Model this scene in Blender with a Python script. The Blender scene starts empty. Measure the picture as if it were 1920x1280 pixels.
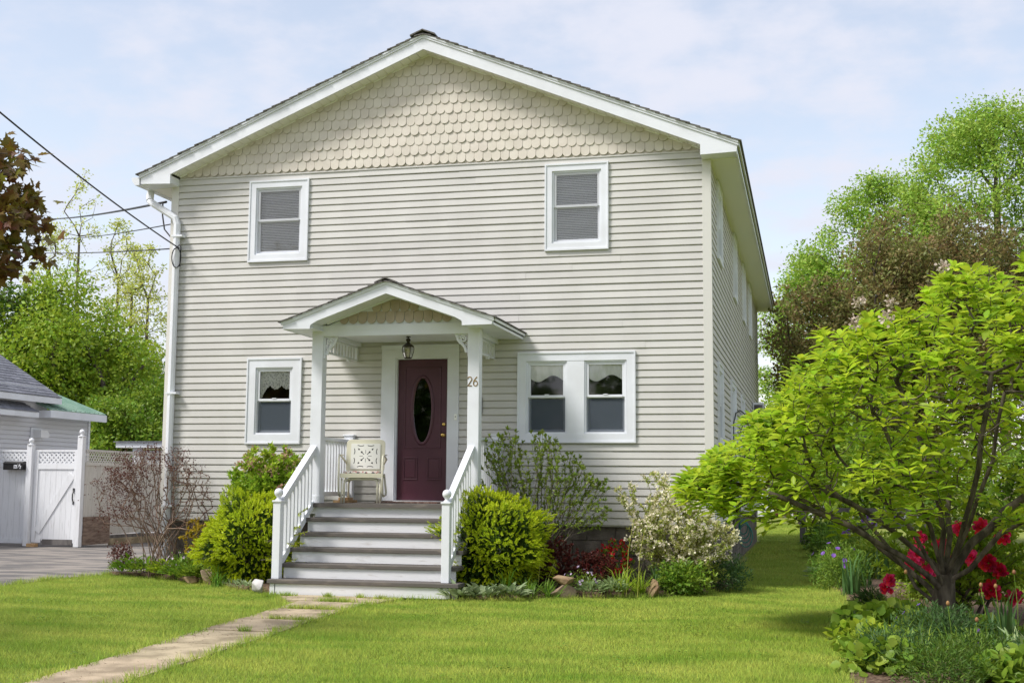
import bpy, math, random
import numpy as np
from mathutils import Vector, Matrix
random.seed(7); RNG = np.random.default_rng(11)
PI = math.pi
scene = bpy.context.scene
C = scene.collection

# ------------------------------------------------------------------ camera
cd = bpy.data.cameras.new('camera'); cam = bpy.data.objects.new('camera', cd); C.objects.link(cam)
YAW, PITCH, ROLL = 0.236468, 0.114728, 0.0071572
fw = Vector((-math.sin(YAW)*math.cos(PITCH), math.cos(YAW)*math.cos(PITCH), math.sin(PITCH)))
rt0 = Vector((math.cos(YAW), math.sin(YAW), 0)); up0 = rt0.cross(fw)
rt = rt0*math.cos(ROLL)+up0*math.sin(ROLL); up = -rt0*math.sin(ROLL)+up0*math.cos(ROLL)
cam.matrix_world = Matrix(((rt.x, up.x, -fw.x, 1.38853), (rt.y, up.y, -fw.y, -16.98813), (rt.z, up.z, -fw.z, 1.36862), (0, 0, 0, 1)))
cd.sensor_width = 36; cd.lens = 2321.1/1920*36; cd.clip_start = 0.1; cd.clip_end = 2000
scene.camera = cam

# ------------------------------------------------------------------ sky and sun
SUN = Vector((-0.497, -0.388, 0.776)).normalized()          # direction towards the sun
w = bpy.data.worlds.new('World'); scene.world = w; w.use_nodes = True
nt = w.node_tree; nt.nodes.clear()
def N(t, typ, **kw):
    n = t.nodes.new(typ)
    for k, v in kw.items(): setattr(n, k, v)
    return n
out = N(nt, 'ShaderNodeOutputWorld'); bg = N(nt, 'ShaderNodeBackground'); bg.inputs['Strength'].default_value = 0.1
sky = N(nt, 'ShaderNodeTexSky'); sky.sky_type = 'NISHITA'; sky.sun_disc = False
sky.sun_elevation = math.asin(SUN.z); sky.sun_rotation = math.atan2(SUN.x, SUN.y)
sky.air_density = 1.0; sky.dust_density = 1.2; sky.ozone_density = 1.2
tc = N(nt, 'ShaderNodeTexCoord'); sep = N(nt, 'ShaderNodeSeparateXYZ'); nt.links.new(tc.outputs['Generated'], sep.inputs[0])
def mth(t, op, a, b=None, clamp=False):
    n = N(t, 'ShaderNodeMath', operation=op, use_clamp=clamp)
    for i, v in enumerate((a, b)):
        if v is None: continue
        if isinstance(v, (int, float)): n.inputs[i].default_value = v
        else: t.links.new(v, n.inputs[i])
    return n.outputs[0]
zz = mth(nt, 'ADD', mth(nt, 'ABSOLUTE', sep.outputs[2]), 0.22)
px_ = mth(nt, 'DIVIDE', sep.outputs[0], zz); py_ = mth(nt, 'DIVIDE', sep.outputs[1], zz)
cmb = N(nt, 'ShaderNodeCombineXYZ'); nt.links.new(px_, cmb.inputs[0]); nt.links.new(py_, cmb.inputs[1])
n1 = N(nt, 'ShaderNodeTexNoise'); n1.inputs['Scale'].default_value = 1.15; n1.inputs['Detail'].default_value = 5; n1.inputs['Roughness'].default_value = 0.5; n1.inputs['Distortion'].default_value = 0.3
n2 = N(nt, 'ShaderNodeTexNoise'); n2.inputs['Scale'].default_value = 7.5; n2.inputs['Detail'].default_value = 6; n2.inputs['Roughness'].default_value = 0.55
nt.links.new(cmb.outputs[0], n1.inputs['Vector']); nt.links.new(cmb.outputs[0], n2.inputs['Vector'])
s_ = mth(nt, 'ADD', mth(nt, 'MULTIPLY', n1.outputs[0], 0.55), mth(nt, 'MULTIPLY', n2.outputs[0], 0.45))
rp = N(nt, 'ShaderNodeValToRGB'); nt.links.new(s_, rp.inputs[0])
rp.color_ramp.interpolation = 'EASE'
rp.color_ramp.elements[0].position = 0.40; rp.color_ramp.elements[0].color = (0.36, 0.36, 0.36, 1)
rp.color_ramp.elements[1].position = 0.60; rp.color_ramp.elements[1].color = (0.96, 0.96, 0.96, 1)
sat = N(nt, 'ShaderNodeMix', data_type='RGBA', blend_type='MULTIPLY'); sat.inputs[0].default_value = 1.0
nt.links.new(sky.outputs[0], sat.inputs[6]); sat.inputs[7].default_value = (1.95, 1.65, 1.38, 1)
mx = N(nt, 'ShaderNodeMix', data_type='RGBA'); nt.links.new(rp.outputs[0], mx.inputs[0]); nt.links.new(sat.outputs[2], mx.inputs[6])
mx.inputs[7].default_value = (4.95, 5.1, 5.8, 1)
nt.links.new(mx.outputs[2], bg.inputs['Color']); nt.links.new(bg.outputs[0], out.inputs[0])
sl = bpy.data.lights.new('sun', 'SUN'); sl.energy = 2.5; sl.angle = math.radians(15.0); sl.color = (1.0, 0.975, 0.94)
so = bpy.data.objects.new('sun', sl); C.objects.link(so); so.location = (-20, -20, 40)
so.rotation_euler = (-SUN).to_track_quat('-Z', 'Y').to_euler()
vs = scene.view_settings; vs.view_transform = 'Standard'; vs.look = 'None'; vs.exposure = 0.72; vs.gamma = 1.0; vs.use_curve_mapping = False
scene.cycles.max_bounces = 8; scene.cycles.transparent_max_bounces = 16

# ------------------------------------------------------------------ materials
MATS = {}
def M(name, col, rough=0.6, col2=None, vs=6.0, lo=0.4, hi=0.6, bump=0, bs=60, isl=0, ob=0, hue=0.02, transl=0, spec=0.3, metal=0, stretch=(1, 1, 1), detail=4):
    m = bpy.data.materials.new(name); m.use_nodes = True; t = m.node_tree; t.nodes.clear()
    o = N(t, 'ShaderNodeOutputMaterial'); p = N(t, 'ShaderNodeBsdfPrincipled')
    p.inputs['Roughness'].default_value = rough; p.inputs['Metallic'].default_value = metal; p.inputs['Specular IOR Level'].default_value = spec
    geo = N(t, 'ShaderNodeNewGeometry')
    mp = N(t, 'ShaderNodeMapping'); t.links.new(geo.outputs['Position'], mp.inputs[0]); mp.inputs['Scale'].default_value = stretch
    rgb = N(t, 'ShaderNodeRGB'); rgb.outputs[0].default_value = (*col, 1); c = rgb.outputs[0]
    if col2:
        nz = N(t, 'ShaderNodeTexNoise'); nz.inputs['Scale'].default_value = vs; nz.inputs['Detail'].default_value = detail; t.links.new(mp.outputs[0], nz.inputs['Vector'])
        r = N(t, 'ShaderNodeMapRange'); t.links.new(nz.outputs[0], r.inputs[0]); r.inputs[1].default_value = lo; r.inputs[2].default_value = hi
        mx = N(t, 'ShaderNodeMix', data_type='RGBA'); t.links.new(r.outputs[0], mx.inputs[0]); t.links.new(c, mx.inputs[6]); mx.inputs[7].default_value = (*col2, 1); c = mx.outputs[2]
    for amt, src in ((isl, 'i'), (ob, 'o')):
        if not amt: continue
        s = geo.outputs['Random Per Island'] if src == 'i' else N(t, 'ShaderNodeObjectInfo').outputs['Random']
        hs = N(t, 'ShaderNodeHueSaturation'); t.links.new(c, hs.inputs['Color'])
        v = mth(t, 'ADD', mth(t, 'MULTIPLY', s, 2*amt), 1-amt); t.links.new(v, hs.inputs['Value'])
        s2 = mth(t, 'FRACT', mth(t, 'MULTIPLY', s, 7.31))
        t.links.new(mth(t, 'ADD', mth(t, 'MULTIPLY', s2, 2*hue), 0.5-hue), hs.inputs['Hue']); c = hs.outputs[0]
    t.links.new(c, p.inputs['Base Color'])
    if bump:
        nb = N(t, 'ShaderNodeTexNoise'); nb.inputs['Scale'].default_value = bs; nb.inputs['Detail'].default_value = 4; t.links.new(mp.outputs[0], nb.inputs['Vector'])
        b = N(t, 'ShaderNodeBump'); b.inputs['Strength'].default_value = bump; b.inputs['Distance'].default_value = 0.01
        t.links.new(nb.outputs[0], b.inputs['Height']); t.links.new(b.outputs[0], p.inputs['Normal'])
    if transl:
        tr = N(t, 'ShaderNodeBsdfTranslucent'); t.links.new(c, tr.inputs[0]); ms = N(t, 'ShaderNodeMixShader'); ms.inputs[0].default_value = transl
        t.links.new(p.outputs[0], ms.inputs[1]); t.links.new(tr.outputs[0], ms.inputs[2]); t.links.new(ms.outputs[0], o.inputs[0])
    else: t.links.new(p.outputs[0], o.inputs[0])
    MATS[name] = m; return m
def glassmat(name, tint=(1, 1, 1), f0=0.06, dif=0.0, dcol=(0.1, 0.1, 0.1)):
    m = bpy.data.materials.new(name); m.use_nodes = True; t = m.node_tree; t.nodes.clear()
    o = N(t, 'ShaderNodeOutputMaterial'); tr = N(t, 'ShaderNodeBsdfTransparent'); tr.inputs[0].default_value = (*tint, 1)
    a = tr.outputs[0]
    if dif:
        d = N(t, 'ShaderNodeBsdfDiffuse'); d.inputs[0].default_value = (*dcol, 1); m1 = N(t, 'ShaderNodeMixShader'); m1.inputs[0].default_value = dif
        t.links.new(a, m1.inputs[1]); t.links.new(d.outputs[0], m1.inputs[2]); a = m1.outputs[0]
    if f0:
        g = N(t, 'ShaderNodeBsdfGlossy'); g.inputs['Roughness'].default_value = 0.03
        lw = N(t, 'ShaderNodeLayerWeight'); lw.inputs['Blend'].default_value = 0.3
        f = mth(t, 'ADD', mth(t, 'MULTIPLY', lw.outputs['Fresnel'], 1.0), f0, clamp=True)
        m2 = N(t, 'ShaderNodeMixShader'); t.links.new(f, m2.inputs[0]); t.links.new(a, m2.inputs[1]); t.links.new(g.outputs[0], m2.inputs[2]); a = m2.outputs[0]
    t.links.new(a, o.inputs[0]); MATS[name] = m
M('siding', (0.60, 0.585, 0.555), 0.5, (0.56, 0.545, 0.515), vs=1.6, bump=0.06, bs=90, ob=0.04, hue=0.004, stretch=(1.2, 1, 0.5), detail=7)
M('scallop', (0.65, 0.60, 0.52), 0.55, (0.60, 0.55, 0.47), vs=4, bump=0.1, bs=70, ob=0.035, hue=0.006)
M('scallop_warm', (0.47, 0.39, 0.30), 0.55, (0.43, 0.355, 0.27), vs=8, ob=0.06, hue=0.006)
M('trim_white', (0.775, 0.795, 0.84), 0.42, (0.72, 0.735, 0.77), vs=2.2, bump=0.02)
M('corner_white', (0.66, 0.645, 0.60), 0.5)
M('soffit_white', (0.85, 0.84, 0.78), 0.5, bump=0.02)
M('stair_white', (0.72, 0.725, 0.735), 0.55, (0.50, 0.48, 0.45), vs=9, lo=0.60, hi=0.82, bump=0.15, bs=50, stretch=(0.5, 1, 2.5), detail=8)
M('tread_grey', (0.12, 0.107, 0.096), 0.65, (0.22, 0.185, 0.155), vs=7, lo=0.55, hi=0.78, bump=0.15, stretch=(0.6, 2, 2), detail=8)
M('shingle_roof', (0.10, 0.092, 0.088), 0.9, (0.17, 0.16, 0.15), vs=25, bump=0.5, bs=150, ob=0.15, hue=0.01)
M('slate_grey', (0.135, 0.14, 0.165), 0.9, (0.21, 0.215, 0.24), vs=18, bump=0.4, bs=120, ob=0.22, hue=0.01)
M('green_metal', (0.22, 0.36, 0.28), 0.45, (0.30, 0.43, 0.35), vs=3)
M('door_plum', (0.082, 0.023, 0.038), 0.4, (0.073, 0.020, 0.034), vs=3, spec=0.5)
M('brass', (0.70, 0.47, 0.15), 0.25, metal=1.0)
M('bronze_gold', (0.30, 0.20, 0.08), 0.4, metal=0.7)
M('black_metal', (0.018, 0.017, 0.017), 0.42, spec=0.5)
M('dark_bronze', (0.045, 0.036, 0.028), 0.4, spec=0.5, metal=0.4)
M('interior_dark', (0.012, 0.012, 0.012), 0.9)
M('lace', (0.93, 0.93, 0.89), 0.8)
M('blind_white', (0.75, 0.75, 0.75), 0.6)
M('concrete_block', (0.19, 0.165, 0.14), 0.95, (0.11, 0.095, 0.08), vs=5, bump=0.6, bs=50, ob=0.12, hue=0.01)
M('concrete_path', (0.46, 0.37, 0.25), 0.95, (0.27, 0.215, 0.14), vs=3.2, bump=0.7, bs=90, ob=0.06, hue=0.008, detail=8)
M('asphalt', (0.28, 0.25, 0.22), 0.95, (0.14, 0.132, 0.125), vs=1.6, lo=0.42, hi=0.58, bump=0.8, bs=120, stretch=(0.7, 1.8, 1), detail=8)
M('mulch', (0.075, 0.045, 0.028), 1.0, (0.17, 0.115, 0.075), vs=30, bump=1.0, bs=60, detail=6)
M('soil_grass', (0.16, 0.215, 0.035), 1.0, (0.27, 0.28, 0.07), vs=9, bump=0.8, bs=80, detail=6)
def lawnmat(name, c1, c2, c3):
    m = M(name, c1, 0.55, c2, vs=1.3, lo=0.33, hi=0.66, isl=0.34, hue=0.022, transl=0.42, spec=0.25, detail=7, stretch=(0.7, 1.4, 1)); return m
lawnmat('grass', (0.25, 0.395, 0.036), (0.47, 0.545, 0.09), None)
gt_m = MATS['grass'].node_tree; gg = N(gt_m, 'ShaderNodeNewGeometry'); vm = N(gt_m, 'ShaderNodeVectorMath', operation='ADD'); gt_m.links.new(gg.outputs['Normal'], vm.inputs[0]); vm.inputs[1].default_value = (0, 0, 1.3)
vn = N(gt_m, 'ShaderNodeVectorMath', operation='NORMALIZE'); gt_m.links.new(vm.outputs[0], vn.inputs[0])
for nd_ in gt_m.nodes:
    if nd_.type in ('BSDF_PRINCIPLED',): gt_m.links.new(vn.outputs[0], nd_.inputs['Normal'])
M('stone_tan', (0.42, 0.31, 0.23), 0.9, (0.27, 0.19, 0.13), vs=9, bump=0.8, bs=30)
M('stone_pale', (0.62, 0.60, 0.58), 0.85, (0.45, 0.43, 0.42), vs=8, bump=0.6, bs=30)
M('stone_brown', (0.24, 0.15, 0.09), 0.9, (0.32, 0.23, 0.13), vs=9, bump=0.8, bs=30)
M('board_white', (0.76, 0.77, 0.79), 0.6, (0.56, 0.56, 0.56), vs=6, lo=0.55, hi=0.8, bump=0.15, bs=40, stretch=(4, 4, 0.5), ob=0.02, hue=0.003, detail=8)
M('board_aged', (0.60, 0.575, 0.53), 0.7, (0.44, 0.41, 0.36), vs=6, lo=0.5, hi=0.75, bump=0.2, bs=40, stretch=(4, 4, 0.5), ob=0.06, hue=0.006, detail=8)
M('neighbour_siding', (0.66, 0.665, 0.70), 0.55, ob=0.015, hue=0.002)
M('plywood', (0.27, 0.20, 0.155), 0.8, (0.16, 0.11, 0.085), vs=5, bump=0.2, stretch=(1, 1, 5), detail=3)
M('wood_tan', (0.50, 0.33, 0.17), 0.7, (0.36, 0.22, 0.11), vs=10, stretch=(1, 4, 4))
M('wood_grey', (0.19, 0.175, 0.165), 0.9, (0.11, 0.10, 0.095), vs=8, bump=0.4, stretch=(1, 1, 0.3))
M('glider_cream', (0.66, 0.63, 0.48), 0.35, spec=0.5)
M('glider_white', (0.78, 0.77, 0.70), 0.35, spec=0.5)
M('glider_tube', (0.70, 0.67, 0.54), 0.3, spec=0.5)
M('mat_red', (0.20, 0.10, 0.08), 0.95, (0.36, 0.25, 0.20), vs=30, bump=0.5)
M('cable_black', (0.012, 0.012, 0.014), 0.5)
M('hose_teal', (0.02, 0.20, 0.16), 0.4)
M('maroon_paint', (0.09, 0.02, 0.025), 0.5)
M('bark', (0.155, 0.127, 0.10), 0.95, (0.065, 0.052, 0.041), vs=14, bump=1.0, bs=45, stretch=(1, 1, 0.25), detail=8)
M('bark_light', (0.16, 0.13, 0.10), 0.95, (0.09, 0.075, 0.06), vs=10, bump=0.6, bs=30, stretch=(1, 1, 0.3))
M('twig', (0.10, 0.065, 0.042), 0.9, (0.16, 0.11, 0.075), vs=12)
M('twig_red', (0.17, 0.11, 0.08), 0.9, (0.28, 0.20, 0.155), vs=9)
def leaf(name, c, c2=None, isl=0.3, hue=0.02, tr=0.4, vs=2.0, rough=0.45, spec=0.3):
    if name.startswith(('leaf', 'yew')): c = tuple(v*1.65 for v in c); c2 = tuple(v*1.65 for v in c2) if c2 else None
    M(name, c, rough, c2, vs=vs, isl=isl, ob=0.0, hue=hue, transl=tr, spec=spec)
leaf('leaf_hydrangea', (0.275, 0.36, 0.023), (0.20, 0.285, 0.019), isl=0.28, hue=0.02, tr=0.55, vs=3)
M('leaf_hydrangea_single', (0.41, 0.535, 0.034), 0.42, (0.29, 0.415, 0.028), vs=3, ob=0.28, hue=0.02, transl=0.55)
leaf('leaf_green', (0.095, 0.165, 0.016), (0.15, 0.215, 0.022), isl=0.3, hue=0.02)
leaf('leaf_dark', (0.055, 0.105, 0.014), (0.085, 0.14, 0.018), isl=0.3)
leaf('leaf_lime', (0.205, 0.27, 0.022), (0.145, 0.22, 0.02), isl=0.25)
leaf('leaf_pale', (0.36, 0.37, 0.10), (0.30, 0.34, 0.07), isl=0.25)
leaf('leaf_bright', (0.165, 0.27, 0.034), (0.225, 0.305, 0.05), isl=0.16)
leaf('leaf_brown', (0.145, 0.104, 0.040), (0.115, 0.130, 0.034), isl=0.35, hue=0.025, vs=3)
leaf('leaf_maple', (0.085, 0.045, 0.018), (0.13, 0.105, 0.016), isl=0.3, hue=0.03, vs=5)
M('leaf_maple_single', (0.165, 0.075, 0.03), 0.45, (0.20, 0.17, 0.02), vs=4, ob=0.4, hue=0.035, transl=0.4)
leaf('yew_old', (0.038, 0.075, 0.009), (0.06, 0.105, 0.011), isl=0.3)
leaf('yew_new', (0.37, 0.42, 0.018), (0.29, 0.36, 0.016), isl=0.25, hue=0.015)
leaf('leaf_rhodo', (0.20, 0.30, 0.026), (0.26, 0.34, 0.032), isl=0.3)
leaf('leaf_azalea', (0.135, 0.19, 0.025), (0.175, 0.225, 0.035), isl=0.3)
leaf('leaf_redbarberry', (0.10, 0.022, 0.018), (0.055, 0.020, 0.016), isl=0.4, hue=0.012)
leaf('leaf_purple', (0.062, 0.018, 0.016), (0.085, 0.036, 0.024), isl=0.35, hue=0.015)
leaf('leaf_gold', (0.30, 0.22, 0.02), (0.22, 0.21, 0.02), isl=0.25)
leaf('leaf_sage', (0.23, 0.285, 0.15), (0.17, 0.23, 0.10), isl=0.22, rough=0.8, spec=0.1)
M('leaf_sage_single', (0.30, 0.37, 0.20), 0.8, ob=0.2, hue=0.015, transl=0.25, spec=0.1)
leaf('leaf_blade', (0.10, 0.185, 0.022), (0.15, 0.225, 0.03), isl=0.3)
leaf('leaf_variegated', (0.36, 0.36, 0.13), (0.24, 0.28, 0.06), isl=0.35, hue=0.02)
leaf('leaf_bluegreen', (0.062, 0.115, 0.034), (0.045, 0.092, 0.024), isl=0.25)
leaf('petal_white', (0.92, 0.87, 0.64), (0.88, 0.80, 0.62), isl=0.12, hue=0.01, tr=0.35)
leaf('petal_red', (0.50, 0.012, 0.018), (0.40, 0.006, 0.010), isl=0.25, hue=0.01, tr=0.35)
leaf('petal_magenta', (0.95, 0.07, 0.25), (0.85, 0.02, 0.09), isl=0.35, hue=0.02, tr=0.4)
leaf('petal_crimson', (0.60, 0.012, 0.05), (0.70, 0.03, 0.12), isl=0.3, hue=0.015, tr=0.35)
leaf('petal_violet', (0.22, 0.10, 0.45), None, isl=0.2, tr=0.35)
leaf('petal_lilac', (0.62, 0.50, 0.68), None, isl=0.15, tr=0.35)
leaf('petal_pink', (0.62, 0.38, 0.30), (0.50, 0.36, 0.20), isl=0.2, tr=0.35)
leaf('petal_dry', (0.50, 0.40, 0.32), (0.60, 0.50, 0.42), isl=0.2, tr=0.25)
leaf('bud_brown', (0.30, 0.15, 0.07), (0.40, 0.25, 0.08), isl=0.2, tr=0.2)
M('fabric_floral', (0.72, 0.70, 0.66), 0.9, (0.50, 0.10, 0.10), vs=28, lo=0.55, hi=0.6)
M('fabric_dark', (0.02, 0.03, 0.05), 0.9)
glassmat('glass', (1, 1, 1), 0.025)
glassmat('glass_door', (0.35, 0.37, 0.35), 0.05)
glassmat('insect_screen', (1, 1, 1), 0, 0.66, (0.105, 0.125, 0.15))
glassmat('lantern_glass', (0.8, 0.78, 0.7), 0.05, 0.25, (0.4, 0.38, 0.3))

# ------------------------------------------------------------------ helpers
ORG = {}
def link(o, parent=None, world=(0, 0, 0)):
    C.objects.link(o)
    if parent is not None:
        o.parent = parent; base = ORG[parent.name]
        o.location = Vector(world)-Vector(base) if world is not None else (0, 0, 0)
        ORG[o.name] = tuple(world) if world is not None else base
    return o
def tag(o, label=None, cat=None, group=None, kind=None):
    if label: o['label'] = label
    if cat: o['category'] = cat
    if group: o['group'] = group
    if kind: o['kind'] = kind
    return o
def thing(name, label, cat, loc=(0, 0, 0), group=None):
    o = bpy.data.objects.new(name, None); C.objects.link(o); o.location = loc; o.empty_display_size = 0.2
    ORG[o.name] = tuple(loc); return tag(o, label, cat, group)
def finish(name, me, mat, parent, org, smooth):
    if mat: me.materials.append(MATS[mat] if isinstance(mat, str) else mat)
    if smooth: me.polygons.foreach_set('use_smooth', [True]*len(me.polygons))
    o = bpy.data.objects.new(name, me); C.objects.link(o)
    if parent is not None: o.parent = parent
    else: o.location = org
    ORG[o.name] = tuple(org); return o
def npmesh(name, V, F, mat, parent=None, loc=None, smooth=False):
    """V (n,3) world coordinates, F (m,k) -> one mesh object"""
    V = np.asarray(V, dtype=np.float64); F = np.asarray(F, dtype=np.int32)
    org = ORG[parent.name] if parent is not None else (loc or (0, 0, 0))
    V = V-np.array(org)
    me = bpy.data.meshes.new(name); k = F.shape[1]
    me.vertices.add(len(V)); me.vertices.foreach_set('co', V.astype(np.float32).ravel())
    me.loops.add(F.size); me.loops.foreach_set('vertex_index', F.ravel())
    me.polygons.add(len(F)); me.polygons.foreach_set('loop_start', np.arange(0, F.size, k, dtype=np.int32))
    me.update(calc_edges=True)
    return finish(name, me, mat, parent, org, smooth)
IDM = lambda u, n, z: (u, n, z)
class MB:
    def __init__(s, mp=None, flip=False): s.v = []; s.f = []; s.mp = mp; s.flip = flip
    def add(s, vs, fs):
        b = len(s.v)
        if s.mp: vs = [s.mp(*p) for p in vs]
        s.v += [tuple(p) for p in vs]
        for f in fs: s.f.append(tuple(b+i for i in (reversed(f) if s.flip else f)))
        return s
    def box(s, x0, x1, y0, y1, z0, z1, c=0):
        if x0 > x1: x0, x1 = x1, x0
        if y0 > y1: y0, y1 = y1, y0
        if z0 > z1: z0, z1 = z1, z0
        v = [(x0, y0, z0), (x1, y0, z0), (x1, y1, z0), (x0, y1, z0), (x0, y0, z1), (x1, y0, z1), (x1, y1, z1), (x0, y1, z1)]
        return s.add(v, [(0, 3, 2, 1), (4, 5, 6, 7), (0, 1, 5, 4), (1, 2, 6, 5), (2, 3, 7, 6), (3, 0, 4, 7)])
    def prism(s, poly, a, b, axis='y'):
        """poly: 2D points in the plane across the axis (x: (y,z), y: (x,z), z: (x,y)), from a to b along the axis"""
        n = len(poly)
        def p(q, t): return {'x': (t, q[0], q[1]), 'y': (q[0], t, q[1]), 'z': (q[0], q[1], t)}[axis]
        v = [p(q, a) for q in poly]+[p(q, b) for q in poly]
        f = [tuple(range(n)), tuple(reversed(range(n, 2*n)))]+[(i, i+n, (i+1) % n+n, (i+1) % n) for i in range(n)]
        return s.add(v, f)
    def bar(s, p, q, w, h, upv=(0, 0, 1)):
        p = Vector(p); q = Vector(q); d = (q-p).normalized(); u = Vector(upv); sx = d.cross(u).normalized()*(w/2); sz = sx.cross(d).normalized()*(h/2)
        v = [p-sx-sz, p+sx-sz, p+sx+sz, p-sx+sz, q-sx-sz, q+sx-sz, q+sx+sz, q-sx+sz]
        return s.add(v, [(0, 1, 2, 3), (7, 6, 5, 4), (0, 4, 5, 1), (1, 5, 6, 2), (2, 6, 7, 3), (3, 7, 4, 0)])
    def tube(s, pts, r, sides=6, caps=True, flat=None):
        pts = [Vector(p) for p in pts]; n = len(pts); rs = r if isinstance(r, (list, tuple)) else [r]*n
        t0 = (pts[1]-pts[0]).normalized(); ref = Vector((0, 0, 1)) if abs(t0.z) < 0.9 else Vector((1, 0, 0))
        a = t0.cross(ref).normalized(); v = []
        for i, p in enumerate(pts):
            t = (pts[min(i+1, n-1)]-pts[max(i-1, 0)]).normalized(); a = (a-t*a.dot(t)).normalized(); b = t.cross(a)
            for k in range(sides):
                an = 2*PI*k/sides; v.append(p+(a*math.cos(an)+b*math.sin(an))*rs[i])
        f = [(i*sides+k, i*sides+(k+1) % sides, (i+1)*sides+(k+1) % sides, (i+1)*sides+k) for i in range(n-1) for k in range(sides)]
        if caps: f += [tuple(reversed(range(sides))), tuple(range((n-1)*sides, n*sides))]
        return s.add(v, f)
    def lathe(s, prof, c, sides=16):
        v = []; n = len(prof)
        for r, z in prof:
            for k in range(sides): v.append((c[0]+r*math.cos(2*PI*k/sides), c[1]+r*math.sin(2*PI*k/sides), c[2]+z))
        f = [(i*sides+k, i*sides+(k+1) % sides, (i+1)*sides+(k+1) % sides, (i+1)*sides+k) for i in range(n-1) for k in range(sides)]
        f += [tuple(reversed(range(sides))), tuple(range((n-1)*sides, n*sides))]
        return s.add(v, f)
    def build(s, name, mat, parent=None, smooth=False, loc=None, bev=0):
        org = ORG[parent.name] if parent is not None else (loc or (0, 0, 0))
        me = bpy.data.meshes.new(name); me.from_pydata([(p[0]-org[0], p[1]-org[1], p[2]-org[2]) for p in s.v], [], s.f); me.update()
        o = finish(name, me, mat, parent, org, smooth)
        if bev:
            b = o.modifiers.new('bevel', 'BEVEL'); b.width = bev; b.segments = 2; b.limit_method = 'ANGLE'; b.harden_normals = False
        return o
def place(name, me, parent, world, rot=None, scale=None):
    """a piece that shares mesh data, standing at a world position under its parent"""
    o = bpy.data.objects.new(name, me); C.objects.link(o); o.parent = parent; o.location = Vector(world)-Vector(ORG[parent.name])
    if rot is not None: o.rotation_euler = rot
    if scale is not None: o.scale = scale
    return o
def meshonly(mb, name, mat, smooth=False):
    me = bpy.data.meshes.new(name); me.from_pydata([tuple(p) for p in mb.v], [], mb.f); me.update(); me.materials.append(MATS[mat])
    if smooth: me.polygons.foreach_set('use_smooth', [True]*len(me.polygons))
    return me
# ================================================================== the setting: ground
def sheet(name, poly, z, mat, kind='structure'):
    o = MB().add([(x, y, z) for x, y in poly], [tuple(range(len(poly)))]).build(name, mat); tag(o, kind=kind); return o
sheet('ground', [(-300, -120), (300, -120), (300, 500), (-300, 500)], -0.03, 'soil_grass')
DRIVE = [(-9.0, -40), (-9.02, -4), (-8.98, -2.5), (-9.1, -1.1), (-8.78, -0.35), (-8.35, 0.4), (-8.2, 3), (-8.2, 16), (-19, 16), (-19, -40)]
sheet('driveway', DRIVE, -0.012, 'asphalt')
BED_L = [(-8.95, -0.2), (-8.62, -0.45), (-7.76, -0.6), (-6.83, -1.1), (-5.9, -2.0), (-5.4, -2.25), (-5.2, -2.25), (-5.2, 0.1), (-8.3, 0.1)]
BED_R = [(-2.8, -2.62), (-2.16, -2.22), (-1.57, -1.88), (-0.53, -1.32), (0.09, -0.78), (0.32, 0), (0.34, 2.2), (0.0, 2.4), (0.0, 0.1), (-2.8, 0.1)]
BED_S = [(1.57, -8.6), (1.67, -6.3), (1.82, -4.6), (1.86, -2.8), (1.68, -0.4), (1.42, 6), (1.2, 12), (1.05, 20), (2.2, 20), (3.0, 6), (3.9, 1), (4.3, -2), (4.3, -8.6)]
def bedmesh(name, poly, h=0.05):
    cx = sum(p[0] for p in poly)/len(poly); cy = sum(p[1] for p in poly)/len(poly)
    inn = [(x+(cx-x)*0.12, y+(cy-y)*0.12) for x, y in poly]; n = len(poly); mb = MB()
    mb.add([(x, y, -0.02) for x, y in poly]+[(x, y, h) for x, y in inn], [(i, (i+1) % n, (i+1) % n+n, i+n) for i in range(n)]+[tuple(range(n, 2*n))])
    return tag(mb.build(name, 'mulch'), kind='structure')
bedmesh('planting_bed', BED_L); bedmesh('planting_bed', BED_R); bedmesh('planting_bed', BED_S, 0.03)
# footpath of concrete slabs
path_o = tag(sheet('footpath', [(-5.1, -2.55), (-3.2, -2.55), (-3.05, -12), (-3.95, -12), (-4.45, -3.7), (-5.1, -3.1)], -0.018, 'soil_grass'), kind='structure')
def pathx(y):
    t = (y+3.0)/-6.4
    return -4.46+0.60*t, -3.62+0.42*t
ys = [-2.58, -3.22, -4.15, -5.2, -6.2, -7.1, -8.1, -9.2, -10.4]
for i in range(len(ys)-1):
    a, b = ys[i]-0.005, ys[i+1]+0.005
    (l0, r0), (l1, r1) = pathx(a), pathx(b)
    if i == 0: l0, r0, l1, r1 = -5.02, -3.4, -4.62, -3.5
    j = [random.uniform(-0.03, 0.03) for _ in range(4)]; z = random.uniform(0.0, 0.012)
    mb = MB(); p = [(l0+j[0], a), (l1+j[1], b), ((l1+r1)/2, b+random.uniform(-.01, .01)), (r1+j[2], b), (r0+j[3], a), ((l0+r0)/2, a)]
    mb.prism(p, -0.06, z, 'z').build('slab', 'concrete_path', path_o)

# ================================================================== the house
R = 0.1016; DEP = 15.4
house = thing('house', 'two-storey cream clapboard house with scalloped gable and plum front door', 'house', (-4, 0, 0))
FM = lambda u, n, z: (u, -n, z)                      # front wall: u along x, n outwards
SM = lambda u, n, z: (0.1+n, u, z)                   # right side wall: u along y, n outwards
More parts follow.
